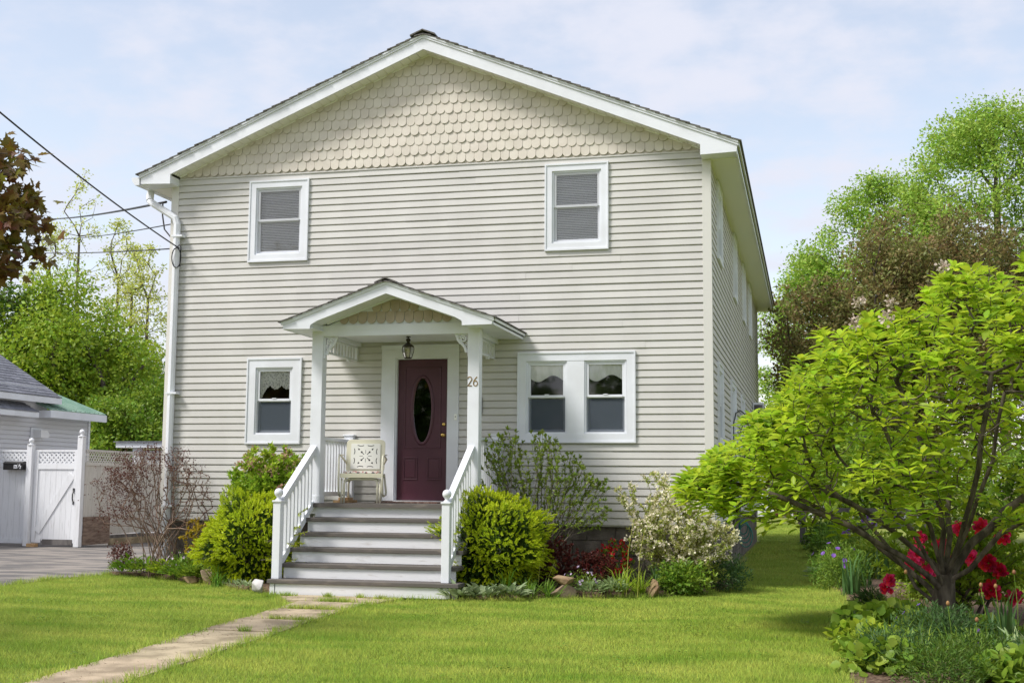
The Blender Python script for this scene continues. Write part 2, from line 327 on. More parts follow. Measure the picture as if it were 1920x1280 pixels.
# inner shell, well behind the windows
core = MB().box(-7.6, -0.4, 0.5, DEP-0.3, 0.6, 5.9); core.build('inner_wall', 'interior_dark', house)
MB().box(-8.05, 0.05, DEP-0.2, DEP, 0.6, 6.0).prism([(-8.05, 6.0), (0.05, 6.0), (-4, 7.66)], DEP-0.2, DEP).box(-8.09, -7.95, 0.12, DEP-0.2, 0.6, 6.0).build('back_wall', 'siding', house)
OPEN = [(-6.805, -5.85, 4.665, 5.90), (-2.228, -1.318, 4.668, 5.914), (-6.756, -5.89, 1.941, 3.2), (-2.611, -0.945, 1.952, 3.213), (-4.64, -3.476, 1.05, 3.355)]
SOPEN = [(1.12, 2.04, 4.69, 5.84), (5.02, 5.96, 4.69, 5.84), (8.15, 9.07, 4.69, 5.84), (10.75, 11.67, 4.69, 5.84),
         (0.884, 1.84, 1.95, 3.13), (3.90, 5.10, 1.45, 3.13), (6.98, 8.0, 1.95, 3.10)]
def spans(a, b, z, ops):
    cuts = sorted((o[0], o[1]) for o in ops if o[2] < z-R/2 and z+R/2 < o[3]); res = []; x = a
    for c0, c1 in cuts:
        if c0 > x: res.append((x, c0+0.02))
        x = max(x, c1-0.02)
    if x < b: res.append((x, b))
    return res
def board(u0, u1, zb, mp, parent, ny=0.0, name='siding_board'):
    prof = [(0.013, 0.0), (0.0152, 0.004), (0.0142, 0.016), (0.0105, 0.045), (0.006, R-0.016), (-0.008, R-0.012), (-0.010, R+0.004), (-0.016, R+0.004), (-0.016, 0.004)]
    n = len(prof); mb = MB(mp, True)
    v = [(u0, p[0]+ny, zb+p[1]) for p in prof]+[(u1, p[0]+ny, zb+p[1]) for p in prof]
    mb.add(v, [tuple(range(n)), tuple(reversed(range(n, 2*n)))]+[(i, i+n, (i+1) % n+n, (i+1) % n) for i in range(n)])
    return mb.build(name, 'siding', parent)
wf = MB().box(-8.0, 0.0, -0.0005, 0.02, 0.80, 0.818).build('front_wall', 'siding', house)
ws = MB().box(0.08, 0.099, 0.1, DEP, 0.80, 0.818).build('side_wall', 'siding', house)
for k in range(1, 52):
    zb = 6.0-k*R
    for a, b in spans(-8.0, 0.0, zb+R/2, OPEN):
        cut = [a]; x = a+random.uniform(1.2, 3.6)
        while x < b-0.5 and random.random() < 0.75: cut.append(x); x += 3.66
        cut.append(b)
        for i in range(len(cut)-1): board(cut[i]-(0.02 if i else 0), cut[i+1], zb+random.uniform(-.0008, .0008), FM, wf, 0.003*(i % 2))
for k in range(2, 52):
    zb = 6.0-k*R
    for a, b in spans(0.1, DEP, zb+R/2, SOPEN): board(a, b, zb, SM, ws)
# corner boards
cbm = MB().box(-0.004, 0.118, -0.018, 0.0, 0.80, 5.90).box(0.1, 0.118, 0.0, 0.10, 0.80, 5.90); cbm.build('corner_board', 'corner_white', house)
MB().box(-8.118, -7.996, -0.018, 0.0, 0.80, 5.90).box(-8.118, -8.1, 0.0, 0.10, 0.80, 5.90).build('corner_board', 'corner_white', house)
MB().box(0.1, 0.118, DEP-0.1, DEP+0.018, 0.8, 5.9).build('corner_board', 'corner_white', house)
# foundation of concrete blocks
fnd = MB().box(-8.0, 0.02, 0.06, DEP, -0.2, 0.83).build('foundation', 'concrete_block', house)
for r in range(4):
    z0 = 0.815-0.205*(r+1); x = -8.03+(0.2 if r % 2 else 0)
    while x < 0.0:
        x1 = min(x+0.395, 0.03); mb = MB().box(x+0.004, x1-0.004, 0.045-random.uniform(0, .006), 0.1, max(z0, -0.1)+0.006, z0+0.2); mb.build('block', 'concrete_block', fnd); x += 0.40
for r in range(4):
    z0 = 0.815-0.205*(r+1); y = 0.1+(0.2 if r % 2 else 0)
    while y < 8:
        MB().box(0.0, 0.045, y+0.004, y+0.392, z0+0.006, z0+0.2).build('block', 'concrete_block', fnd); y += 0.40
# ---- windows
def window(name, u0, u1, z0, z1, mp, style, lights=None, cas=0.1, label=None):
    cas_t = 0.032
    mb = MB(mp, True); c = cas
    mb.add([(u0, 0, z1), (u1, 0, z1), (u1-c, 0, z1-c), (u0+c, 0, z1-c), (u0, cas_t, z1), (u1, cas_t, z1), (u1-c, cas_t, z1-c), (u0+c, cas_t, z1-c)], [(7, 6, 5, 4), (4, 5, 1, 0), (3, 2, 6, 7)])
    mb.add([(u0, 0, z0), (u1, 0, z0), (u1-c, 0, z0+c), (u0+c, 0, z0+c), (u0, cas_t, z0), (u1, cas_t, z0), (u1-c, cas_t, z0+c), (u0+c, cas_t, z0+c)], [(4, 5, 6, 7), (0, 1, 5, 4), (7, 6, 2, 3)])
    for a, s in ((u0, 1), (u1, -1)):
        f = [(4, 5, 6, 7), (0, 4, 7, 3), (1, 2, 6, 5)] if s > 0 else [(7, 6, 5, 4), (3, 7, 4, 0), (5, 6, 2, 1)]
        mb.add([(a, 0, z0), (a+s*c, 0, z0+c), (a+s*c, 0, z1-c), (a, 0, z1), (a, cas_t, z0), (a+s*c, cas_t, z0+c), (a+s*c, cas_t, z1-c), (a, cas_t, z1)], f)
    # raised back band round the casing and jamb returns
    b = 0.018
    for A in ((u0-0.004, u1+0.004, z1-b, z1+0.006), (u0-0.004, u1+0.004, z0-0.008, z0+b)): mb.box(A[0], A[1], 0.0, cas_t+0.012, A[2], A[3])
    for A in ((u0-0.004, u0+b), (u1-b, u1+0.004)): mb.box(A[0], A[1], 0.0, cas_t+0.012, z0+b, z1-b)
    iu0, iu1, iz0, iz1 = u0+c, u1-c, z0+c, z1-c
    mb.box(iu0-0.02, iu0, -0.12, 0.0, iz0, iz1).box(iu1, iu1+0.02, -0.12, 0.0, iz0, iz1).box(iu0, iu1, -0.12, 0.0, iz1, iz1+0.02).box(iu0, iu1, -0.12, 0.0, iz0-0.02, iz0)
    w_ = mb.build(name, 'trim_white', house)
    if label: w_['label'] = label
    if lights is None: lights = [(iu0, iu1)]
    if len(lights) == 2: MB(mp, True).box(lights[0][1], lights[1][0], -0.1, cas_t-0.004, iz0, iz1).build('mullion', 'trim_white', w_)
    mpo = mp; mp = lambda u, n, z: mpo(u, n+0.024, z)      # sashes sit close behind the casing
    for a, b2 in lights:
        zm = iz0+(iz1-iz0)*0.50; s = 0.036
        # outer stop frame, upper sash set forward, lower sash set back behind the screen
        fr = MB(mp, True); g = 0.024
        fr.box(a, a+g, -0.075, -0.012, iz0, iz1).box(b2-g, b2, -0.075, -0.012, iz0, iz1).box(a+g, b2-g, -0.075, -0.012, iz1-g, iz1).box(a+g, b2-g, -0.075, -0.005, iz0, iz0+g)
        fr.build('stop', 'trim_white', w_)
        a2, b3, zt, zb = a+g, b2-g, iz1-g, iz0+g
        up_ = MB(mp, True).box(a2, a2+s, -0.055, -0.025, zm, zt).box(b3-s, b3, -0.055, -0.025, zm, zt).box(a2+s, b3-s, -0.055, -0.025, zt-s, zt).box(a2+s, b3-s, -0.055, -0.022, zm-0.005, zm+s*0.85)
        up_.build('upper_sash', 'trim_white', w_, bev=0.003)
        lo_ = MB(mp, True).box(a2, a2+s, -0.09, -0.058, zb, zm+0.01).box(b3-s, b3, -0.09, -0.058, zb, zm+0.01).box(a2+s, b3-s, -0.09, -0.058, zb, zb+s).box(a2+s, b3-s, -0.09, -0.058, zm-s*0.4, zm+0.01)
        lo_.build('lower_sash', 'trim_white', w_, bev=0.003)
        MB(mp, True).box(a2+s, b3-s, -0.044, -0.038, zm+s*0.8, zt-s).build('pane', 'glass', w_)
        MB(mp, True).box(a2+s, b3-s, -0.078, -0.072, zb+s, zm-s*0.3).build('pane', 'glass', w_)
        if style == 'blind':
            MB(mp, True).add([(a2+s*.3, -0.018, zb+.01), (b3-s*.3, -0.018, zb+.01), (b3-s*.3, -0.018, zt-.01), (a2+s*.3, -0.018, zt-.01)], [(0, 1, 2, 3)]).build('insect_screen', 'insect_screen2', w_)
            bl = MB(mp, True); z = zb+0.03
            while z < zt-0.03:
                tl = random.uniform(0.008, 0.015); sg = random.uniform(-.0015, .0015)
                bl.add([(a2+0.02, -0.100, z), (b3-0.02, -0.100, z), (b3-0.02, -0.100-tl, z+0.019+sg), (a2+0.02, -0.100-tl, z+0.019-sg)], [(0, 1, 2, 3)]); z += 0.025
            tag(bl.build('blind', 'blind_white', w_), kind='stuff')
        else:
            MB(mp, True).add([(a2+s*.3, -0.05, zb), (b3-s*.3, -0.05, zb), (b3-s*.3, -0.05, zm-s*.5), (a2+s*.3, -0.05, zm-s*.5)], [(0, 1, 2, 3)]).build('insect_screen', 'insect_screen', w_)
            MB(mp, True).box((a2+b3)/2-0.03, (a2+b3)/2+0.03, -0.03, -0.012, zm+s*.85, zm+s*.85+0.012).build('sash_lock', 'trim_white', w_)
            if style == 'valance':
                n = 70; v = []; f = []
                for i in range(n+1):
                    u = a2+(b3-a2)*i/n; t = i/n; pl = 0.012*math.sin(t*36)
                    low = 0.225+0.045*math.cos(2*PI*(t-0.25)/0.8)
                    v += [(u, -0.064+pl*0.4, zt-0.01), (u, -0.066+pl*0.5, zt-low*0.98)]
                f = [(2*i, 2*i+1, 2*i+3, 2*i+2) for i in range(n)]
                MB(mp, True).add(v, f).build('valance', 'lace', w_, smooth=True)
            if style == 'lace':
                n = 90; v = []; f = []
                for i in range(n+1):
                    u = a2+(b3-a2)*i/n; t = i/n; pl = 0.010*math.sin(t*50)
                    low = 0.235+0.055*abs(math.sin(t*9.4))+0.012*abs(math.sin(t*37))+0.24*max(0, 1-t/0.22)
                    v += [(u, -0.064+pl*0.4, zt-0.01), (u, -0.066+pl*0.5, zt-low)]
                f = [(2*i, 2*i+1, 2*i+3, 2*i+2) for i in range(n)]
                MB(mp, True).add(v, f).build('lace_curtain', 'lace_pattern', w_, smooth=True)
    return w_
glassmat('insect_screen2', (1, 1, 1), 0, 0.24, (0.33, 0.33, 0.34))
def lacemat():
    m = bpy.data.materials.new('lace_pattern'); m.use_nodes = True; t = m.node_tree; t.nodes.clear()
    o = N(t, 'ShaderNodeOutputMaterial'); d = N(t, 'ShaderNodeBsdfDiffuse'); d.inputs[0].default_value = (0.85, 0.85, 0.80, 1); tr = N(t, 'ShaderNodeBsdfTransparent')
    g = N(t, 'ShaderNodeNewGeometry'); vo = N(t, 'ShaderNodeTexVoronoi'); vo.inputs['Scale'].default_value = 38; t.links.new(g.outputs['Position'], vo.inputs['Vector'])
    r = N(t, 'ShaderNodeMapRange'); t.links.new(vo.outputs['Distance'], r.inputs[0]); r.inputs[1].default_value = 0.25; r.inputs[2].default_value = 0.5; r.inputs[3].default_value = 0.55; r.inputs[4].default_value = 1.0
    ms = N(t, 'ShaderNodeMixShader'); t.links.new(r.outputs[0], ms.inputs[0]); t.links.new(tr.outputs[0], ms.inputs[1]); t.links.new(d.outputs[0], ms.inputs[2]); t.links.new(ms.outputs[0], o.inputs[0]); MATS['lace_pattern'] = m
lacemat()
window('window', *OPEN[0], FM, 'blind', cas=0.105)
window('window', *OPEN[1], FM, 'blind', cas=0.1)
window('window', *OPEN[2], FM, 'lace', cas=0.135, label='single lower window with a lace curtain')
window('window', *OPEN[3], FM, 'valance', lights=[(-2.49, -1.905), (-1.66, -1.07)], cas=0.12, label='double lower window with scalloped valances')
for i, s in enumerate(SOPEN): window('window', *s, SM, 'plain', cas=0.1)
# ---- front door
MB().box(-4.64, -4.43, -0.032, 0.05, 1.125, 3.355).box(-3.635, -3.476, -0.032, 0.05, 1.125, 3.355).box(-4.43, -3.635, -0.032, 0.05, 3.175, 3.355).box(-4.645, -3.471, -0.045, -0.032, 3.30, 3.358).box(-4.43, -4.41, 0.0, 0.12, 1.13, 3.175).box(-3.655, -3.635, 0.0, 0.12, 1.13, 3.175).box(-4.41, -3.655, 0.0, 0.12, 3.155, 3.175).build('door_casing', 'trim_white', house)
MB().box(-4.43, -3.635, -0.05, 0.1, 1.105, 1.128).build('threshold', 'stair_white', house)
dx0, dx1, dz0, dz1, dy = -4.408, -3.657, 1.135, 3.152, 0.05
dcx, dcz, rx, rz = (dx0+dx1)/2-0.005, 2.42, 0.158, 0.485
dm = MB(); n = 40
rect = []
for i in range(n):                                           # slab with an oval opening
    a = 2*PI*i/n; ca, sa = math.cos(a), math.sin(a); t = 1/max(abs(ca)/((dx1-dx0)/2), 1e-6) if abs(ca)*((dz1-dz0)/2) > abs(sa)*((dx1-dx0)/2) else 1/max(abs(sa)/((dz1-dz0)/2), 1e-6)
    rect.append(((dx0+dx1)/2+ca*t, (dz0+dz1)/2+sa*t))
for cxx, czz in ((dx0, dz0), (dx1, dz0), (dx1, dz1), (dx0, dz1)):
    j = min(range(n), key=lambda i: (rect[i][0]-cxx)**2+(rect[i][1]-czz)**2); rect[j] = (cxx, czz)
ov = [(dcx+rx*math.cos(2*PI*i/n), dcz+rz*math.sin(2*PI*i/n)) for i in range(n)]
dm.add([(x, dy, z) for x, z in rect]+[(x, dy, z) for x, z in ov]+[(x, dy+0.04, z) for x, z in ov], [(i, (i+1) % n, (i+1) % n+n, i+n) for i in range(n)]+[(i+n, (i+1) % n+n, (i+1) % n+2*n, i+2*n) for i in range(n)])
door = dm.build('front_door', 'door_plum', house)
MB().box(dx0-.01, dx1+.01, dy+0.0405, dy+0.05, dz0-.01, dz0+0.5).box(dx0-.01, dx1+.01, dy+.0012, dy+0.004, dz0-.008, dz0+0.03).build('door_back', 'door_plum', door)
MB().add([(x, dy+0.02, z) for x, z in ov], [tuple(range(n))]).build('pane', 'glass_door', door)
def ring(pts, w, y, prot, mat, name, parent):
    """a moulding of half-round section along a closed outline in the door plane"""
    mb = MB(); n = len(pts); v = []; m = 5
    cx = sum(p[0] for p in pts)/n; cz = sum(p[1] for p in pts)/n
    for i in range(n):
        p0, p1 = Vector(pts[i-1]), Vector(pts[(i+1) % n]); t = (p1-p0).normalized(); nn = Vector((t.y, -t.x))
        for k in range(m):
            a = PI*k/(m-1); v.append((pts[i][0]+nn.x*math.cos(a)*w/2, y-math.sin(a)*prot, pts[i][1]+nn.y*math.cos(a)*w/2))
    f = [(i*m+k, i*m+k+1, ((i+1) % n)*m+k+1, ((i+1) % n)*m+k) for i in range(n) for k in range(m-1)]
    return mb.add(v, f).build(name, mat, parent, smooth=True)
def rrect(x0, x1, z0, z1, s=0.0): 
    return [(x0, z0), ((x0+x1)/2, z0), (x1, z0), (x1, (z0+z1)/2), (x1, z1), ((x0+x1)/2, z1), (x0, z1), (x0, (z0+z1)/2)]
ring(ov, 0.05, dy, 0.016, 'door_plum', 'oval_moulding', door)
ring([(dcx+(rx-.022)*math.cos(2*PI*i/n), dcz+(rz-.022)*math.sin(2*PI*i/n)) for i in range(n)], 0.012, dy+0.01, 0.008, 'lantern_glass', 'glass_bead', door)
def panel_mould(x0, x1, z0, z1):
    mb = MB()
    for a, b, c, d in ((x0, x1, z0, z0+.018), (x0, x1, z1-.018, z1), (x0, x0+.018, z0+.018, z1-.018), (x1-.018, x1, z0+.018, z1-.018)): mb.box(a, b, dy-0.009, dy+0.002, c, d)
    return mb
panel_mould(dx0+0.10, dx1-0.10, 1.87, 3.04).build('panel_moulding', 'door_plum', door, bev=0.004)
for a in (dx0+0.095, dx1-0.30):
    mb = panel_mould(a, a+0.215, 1.42, 1.745); mb.prism([(a+.035, 1.455), (a+.18, 1.455), (a+.18, 1.71), (a+.035, 1.71)], dy-0.007, dy+0.001); mb.build('raised_panel', 'door_plum', door, bev=0.004)
def yl(prof, c, mat, name, parent, sides=16):
    mb = MB(lambda x, y, z: (c[0]+x, c[1]-z, c[2]+y)); mb.lathe(prof, (0, 0, 0), sides); return mb.build(name, mat, parent, smooth=True)
yl([(0.028, 0), (0.028, 0.006), (0.012, 0.012), (0.012, 0.035), (0.026, 0.045), (0.03, 0.06), (0.022, 0.072), (0.004, 0.075)], (dx1-0.055, dy, 2.06), 'brass', 'door_knob', door)
yl([(0.026, 0), (0.026, 0.012), (0.018, 0.018), (0.004, 0.02)], (dx1-0.055, dy, 2.215), 'brass', 'deadbolt', door)
MB().box(-3.535, -3.495, -0.046, -0.032, 2.27, 2.355).build('door_bell', 'lace', house)
MB().box(-3.521, -3.509, -0.05, -0.046, 2.312, 2.324).build('bell_button', 'black_metal', house)
MB().box(-3.165, -3.135, -0.05, -0.011, 2.34, 2.60).box(-3.172, -3.128, -0.03, -0.012, 2.36, 2.58).build('wall_thermometer', 'dark_bronze', house)

# ---- gable scallops
gz = lambda x: 7.70-0.4167*abs(x+4)
gb = MB().prism([(-8.0, 5.985), (0.0, 5.985), (0.0, 6.02), (-4, 7.72), (-8.0, 6.02)], -0.004, 0.05).build('gable', 'scallop', house)
MB().box(-7.99, -0.01, -0.022, -0.004, 5.985, 6.004).build('gable_starter_strip', 'siding', house)
def scallop_mesh(wd, ex, drop, name):
    prof = [(-wd/2, drop), (-wd/2, ex*0.40)]
    for i in range(1, 10):
        a = PI+PI*i/10; prof.append((wd/2*math.cos(a), ex*0.40+ex*0.40*math.sin(a)))
    prof += [(wd/2, ex*0.40), (wd/2, drop)]
    n = len(prof); yf = lambda z: -0.0235+0.0175*min(1, (z)/(drop)); mb = MB()
    v = [(x, yf(z), z) for x, z in prof]+[(x, yf(z)+0.009, z) for x, z in prof]
    mb.add(v, [tuple(range(n)), tuple(reversed(range(n, 2*n)))]+[(i, i+n, (i+1) % n+n, (i+1) % n) for i in range(n)])
    return meshonly(mb, name, 'scallop')
SW, SE = 0.131, 0.150
sm = scallop_mesh(SW-0.004, SE, SE+0.055, 'scallop_shingle'); cnt = 0
for r in range(12):
    z = 6.018+r*SE; x = -8.0+SW*(0.5 if r % 2 == 0 else 1.0)
    while x < 0:
        if z+0.035 < gz(x)-0.02 and -7.96 < x < -0.04: place('scallop_shingle', sm, gb, (x+random.uniform(-.0015, .0015), -0.004-random.uniform(0, .005), z+random.uniform(-.002, .002)), (random.uniform(-.006, .006), random.uniform(-.008, .008), 0)); cnt += 1
        x += SW
print('scallops', cnt)
# ---- main roof
SL = 0.4144; OV = 0.30; ridge = 7.885
zt = lambda x: ridge-SL*abs(x+4)
roof = MB()
for s in (-1, 1):
    xe = -4+s*4.50
    roof.prism([(-4, ridge-0.004), (xe, zt(xe)-0.004), (xe, zt(xe)-0.10), (-4, ridge-0.10)], -OV+0.03, DEP+0.25)
roof = roof.build('roof', 'soffit_white', house)
fz = 0.212
fo = MB().prism([(-4, ridge), (0.50, zt(0.5)), (0.49, 5.885), (0.0, 5.868), (0.0, zt(0.0)-fz), (-4, ridge-fz), (-8.0, zt(-8.0)-fz), (-8.0, 5.868), (-8.49, 5.885), (-8.50, zt(-8.5))], -OV, -OV+0.03)
fo.build('rake_board', 'trim_white', roof)
for s in (-1, 1):
    a = -4; b = -4+s*4.515
    MB().prism([(a, ridge+0.012), (b, zt(b)+0.012), (b, zt(b)-0.045), (a, ridge-0.045)], -OV-0.016, -OV-0.0005).prism([(a, ridge+0.018), (b, zt(b)+0.018), (b, zt(b)-0.014), (a, ridge-0.014)], -OV-0.028, -OV-0.017).build('rake_moulding', 'trim_white', roof)
    # box return at the foot of the rake
    x0, x1 = (0.0, 0.49) if s > 0 else (-8.49, -8.0)
    MB().prism([(x0, 5.868+0.0008), (x1, 5.8855), (x1, 6.0), (x0, 6.0)], -OV+0.0305, 0.0).build('eave_return', 'trim_white', roof)
    # sloping rake soffit panels
    L = 4.0; pw = 0.127; i = 0; x = 0.0
    while x < 3.98:
        xa, xb = -4+s*x, -4+s*min(x+pw-0.006, 3.99)
        if xa > xb: xa, xb = xb, xa
        MB().prism([(xa, zt(xa)-fz+0.014), (xb, zt(xb)-fz+0.014), (xb, zt(xb)-fz+0.026), (xa, zt(xa)-fz+0.026)], -OV+0.031, -0.02).build('soffit_panel', 'soffit_white', roof); x += pw
    MB().prism([(-4, ridge-fz+0.024), (-4+s*3.99, zt(-4+s*3.99)-fz+0.024), (-4+s*3.99, zt(-4+s*3.99)-fz-0.006), (-4, ridge-fz-0.006)], -0.0225, -0.006).build('soffit_trim', 'soffit_white', roof)
    # eave soffit and fascia along the side
    xo = -4+s*4.5; xi = -4+s*4.1
    MB().box(min(xi, xo-s*.02), max(xi, xo-s*.02), 0.001, DEP+0.22, 5.872, 5.885).build('eave_soffit', 'soffit_white', roof)
    MB().box(min(xo, xo-s*.02), max(xo, xo-s*.02), -OV+0.031, DEP+0.25, 5.862, 6.0).build('eave_fascia', 'trim_white', roof)
    # shingle courses
    nC = 33; 
    for c in range(nC):
        d0 = 4.56-c*0.1385; d1 = d0-0.20
        if d1 < -0.02: d1 = -0.02
        X0, X1 = -4+s*d0, -4+s*d1
        h0, h1 = 0.040, 0.012
        ex = random.uniform(-.010, .012)
        MB().prism([(X0, zt(X0)+h0-0.016), (X0, zt(X0)+h0), (X1, zt(X1)+h1+0.008), (X1, zt(X1)+h1-0.006)], -OV-0.045+ex, DEP+0.27).build('shingle_course', 'shingle_roof', roof)
MB().box(0.4995, 0.53, -OV+0.01, DEP+0.25, 5.965, 6.03).build('drip_edge', 'trim_white', roof)
for c in range(12):
    y = -OV-0.06+c*0.3
    MB().prism([(-4.19, ridge-0.024), (-4.0, ridge+0.058), (-3.81, ridge-0.024), (-3.81, ridge-0.002), (-4, ridge+0.075), (-4.19, ridge-0.002)], y, y+0.33).build('ridge_cap', 'shingle_roof', roof)
# gutter and downspout on the left
gt = MB().prism([(-8.515, 5.99), (-8.515, 5.87), (-8.59, 5.87), (-8.635, 5.93), (-8.645, 5.985), (-8.63, 5.985), (-8.58, 5.885), (-8.53, 5.885), (-8.53, 5.99)], -OV+0.0, DEP+0.2); gt.prism([(-8.515, 5.99), (-8.515, 5.87), (-8.59, 5.87), (-8.635, 5.93), (-8.645, 5.99)], -OV-0.003, -OV+0.0); gt.build('gutter', 'trim_white', house)
dsp = [(-8.56, 0.12, 5.87), (-8.56, 0.10, 5.78), (-8.52, 0.06, 5.69), (-8.40, -0.03, 5.62), (-8.10, -0.07, 5.44), (-8.01, -0.075, 5.38), (-7.975, -0.075, 5.28), (-7.97, -0.075, 3.0), (-7.965, -0.075, 0.25)]
ds = MB().tube(dsp, 0.054, 8).build('downspout', 'trim_white', house, smooth=False)
for z in (5.08, 2.68, 1.0): MB().box(-8.035, -7.86, -0.133, -0.011, z, z+0.03).build('bracket', 'trim_white', ds)
MB().tube([(-8.57, 0.14, 5.9), (-8.56, 0.12, 5.84), (-8.555, 0.10, 5.78), (-8.53, 0.06, 5.71)], 0.058, 8).build('outlet_elbow', 'trim_white', ds)
# ================================================================== porch (parts of the house)
PX, PZ = -3.99, 1.10                                        # centre line, deck level
XL, XR_ = -5.10, -2.90                                      # post centres
deck = MB().box(-5.22, -2.78, -1.33, -0.012, 0.96, 1.055).build('porch_deck', 'stair_white', house)
y = -1.375
while y < -0.03:
    y1 = min(y+0.088, -0.012); MB().box(-5.25, -2.75, y, y1-0.004, 1.0555, PZ).build('deck_board', 'tread_grey', deck); y += 0.09
for x in (-5.2, -2.82):
    for yy in np.arange(-1.25, -0.05, 0.16): MB().box(x-0.012, x+0.012, yy, yy+0.13, 0.02, 0.955).build('skirt_board', 'stair_white', deck)
RUN, RISE, SX0, SX1 = 0.245, 0.1833, -5.16, -2.80
stairs = MB().box(-5.0, -2.9, -1.30, -1.25, 0.5, 0.95).build('stairs', 'stair_white', house)
for x in (-5.05, -4.0, -2.93):                              # cut stringers under the treads
    pts = [(-1.30, 0.955)]
    for i in range(5): pts += [(-1.305-RUN*i, PZ-RISE*(i+1)-0.045), (-1.305-RUN*(i+1), PZ-RISE*(i+1)-0.045)]
    pts += [(-1.305-RUN*5, 0.0), (-1.305-RUN*4, 0.0), (-1.30, 0.7)]
    MB().prism(pts, x-0.02, x+0.02, 'x').build('stringer', 'stair_white', stairs)
for i in range(1, 6):                                       # treads below the deck
    z = PZ-RISE*i; yf = -1.335-RUN*i-0.025; xl = SX0+(0.03 if i < 5 else -0.02)
    mb = MB().box(xl, SX1+(0.0 if i < 5 else 0.08), yf, yf+RUN+0.045, z-0.05, z+random.uniform(-.004, .002)); mb.build('tread', 'tread_grey', stairs, bev=0.006)
for i in range(0, 6):
    z1 = PZ-RISE*i-0.052; z0 = max(PZ-RISE*(i+1)+0.003, 0.004); yf = -1.335-RUN*i
    MB().box(-5.075, -2.83, yf, yf+0.02, z0, z1).build('riser', 'stair_white', stairs)
MB().box(-5.15, -5.09, -2.56, -2.50, 0.0, 0.14).build('footing_block', 'stair_white', stairs); MB().box(-2.81, -2.745, -2.56, -2.46, 0.0, 0.14).build('footing_block', 'wood_grey', stairs)
MB().box(-5.27, -2.73, -1.385, -1.376, 1.048, 1.099).build('deck_nosing', 'tread_grey', stairs)
# posts
for x in (XL, XR_):
    p = MB().box(x-0.078, x+0.078, -1.345, -1.19, PZ, 3.36).build('porch_post', 'trim_white', house, bev=0.005)
    MB().box(x-0.086, x+0.086, -1.353, -1.182, PZ+0.001, PZ+0.10).build('post_base', 'trim_white', p, bev=0.004)
    for yy in (-0.10,):                                     # half post against the wall
        MB().box(x-0.07, x+0.07, -0.10, -0.012, PZ, 2.045).box(x-0.085, x+0.085, -0.115, -0.012, 2.045, 2.065).build('wall_post', 'trim_white', house, bev=0.004)
bm_ = MB().box(-5.18, -2.82, -1.34, -1.20, 3.345, 3.49).box(-5.10, -4.96, -1.20, -0.012, 3.345, 3.49).box(-3.04, -2.90, -1.20, -0.012, 3.345, 3.49).build('porch_beam', 'trim_white', house)
MB().box(-4.958, -3.042, -1.199, -0.033, 3.40, 3.42).build('porch_ceiling', 'trim_white', house)
# house number 26 on the right-hand post
def strokes(lines, r, mp, name, mat, parent):
    mb = MB(mp)
    for l in lines: mb.tube(l, r, 6)
    return mb.build(name, mat, parent, smooth=True)
def arc(cx, cz, rx, rz, a0, a1, n=14): return [(cx+rx*math.cos(math.radians(a0+(a1-a0)*i/n)), 0, cz+rz*math.sin(math.radians(a0+(a1-a0)*i/n))) for i in range(n+1)]
two = arc(0.24, 0.73, 0.22, 0.25, 170, -35)+[(0.03, 0, 0.03)]; two2 = [(0.02, 0, 0.03), (0.48, 0, 0.03)]
six = [(0.44, 0, 0.97), (0.26, 0, 0.78), (0.10, 0, 0.52)]+arc(0.28, 0.28, 0.22, 0.26, 160, 520, 22)
hn = None
for nm, ls, x in (('digit', [two, two2], -2.978), ('digit', [six], -2.905)):
    strokes(ls, 0.055, lambda a, b, c, x=x: (x+a*0.125, -1.349+b*0.06, 2.645+c*0.125), nm, 'bronze_gold', house)
# porch roof
PS = 0.354; PR = 4.0; PY0 = -1.75; PH = 1.455
pz = lambda x: PR-PS*abs(x-PX)
prf = MB()
for s in (-1, 1):
    xe = PX+s*PH
    prf.prism([(PX, PR-0.003), (xe, pz(xe)-0.003), (xe, pz(xe)-0.05), (PX, PR-0.05)], PY0+0.025, -0.012)
prf = prf.build('porch_roof', 'trim_white', house)
PF = 0.155
def corner(xc, s):                                         # rounded inner corner of the fascia
    zc = pz(xc)-PF; return [(xc, 3.415)]+[(xc-s*0.0-s*0.045*(1-math.cos(a)), zc-0.045+0.045*math.sin(a)) for a in (0.3, 0.8, 1.25)]
xa, xb = PX+1.04, PX-1.06
MB().prism([(PX, PR), (PX+PH, pz(PX+PH)), (PX+PH-0.02, 3.405), (xa, 3.40)]+corner(xa, 1)+[(xa-0.1, pz(xa-0.1)-PF), (PX, PR-PF), (xb+0.1, pz(xb+0.1)-PF)]+list(reversed(corner(xb, -1)))+[(xb, 3.40), (PX-PH+0.02, 3.405), (PX-PH, pz(PX-PH))], PY0, PY0+0.025).build('porch_fascia', 'trim_white', prf)
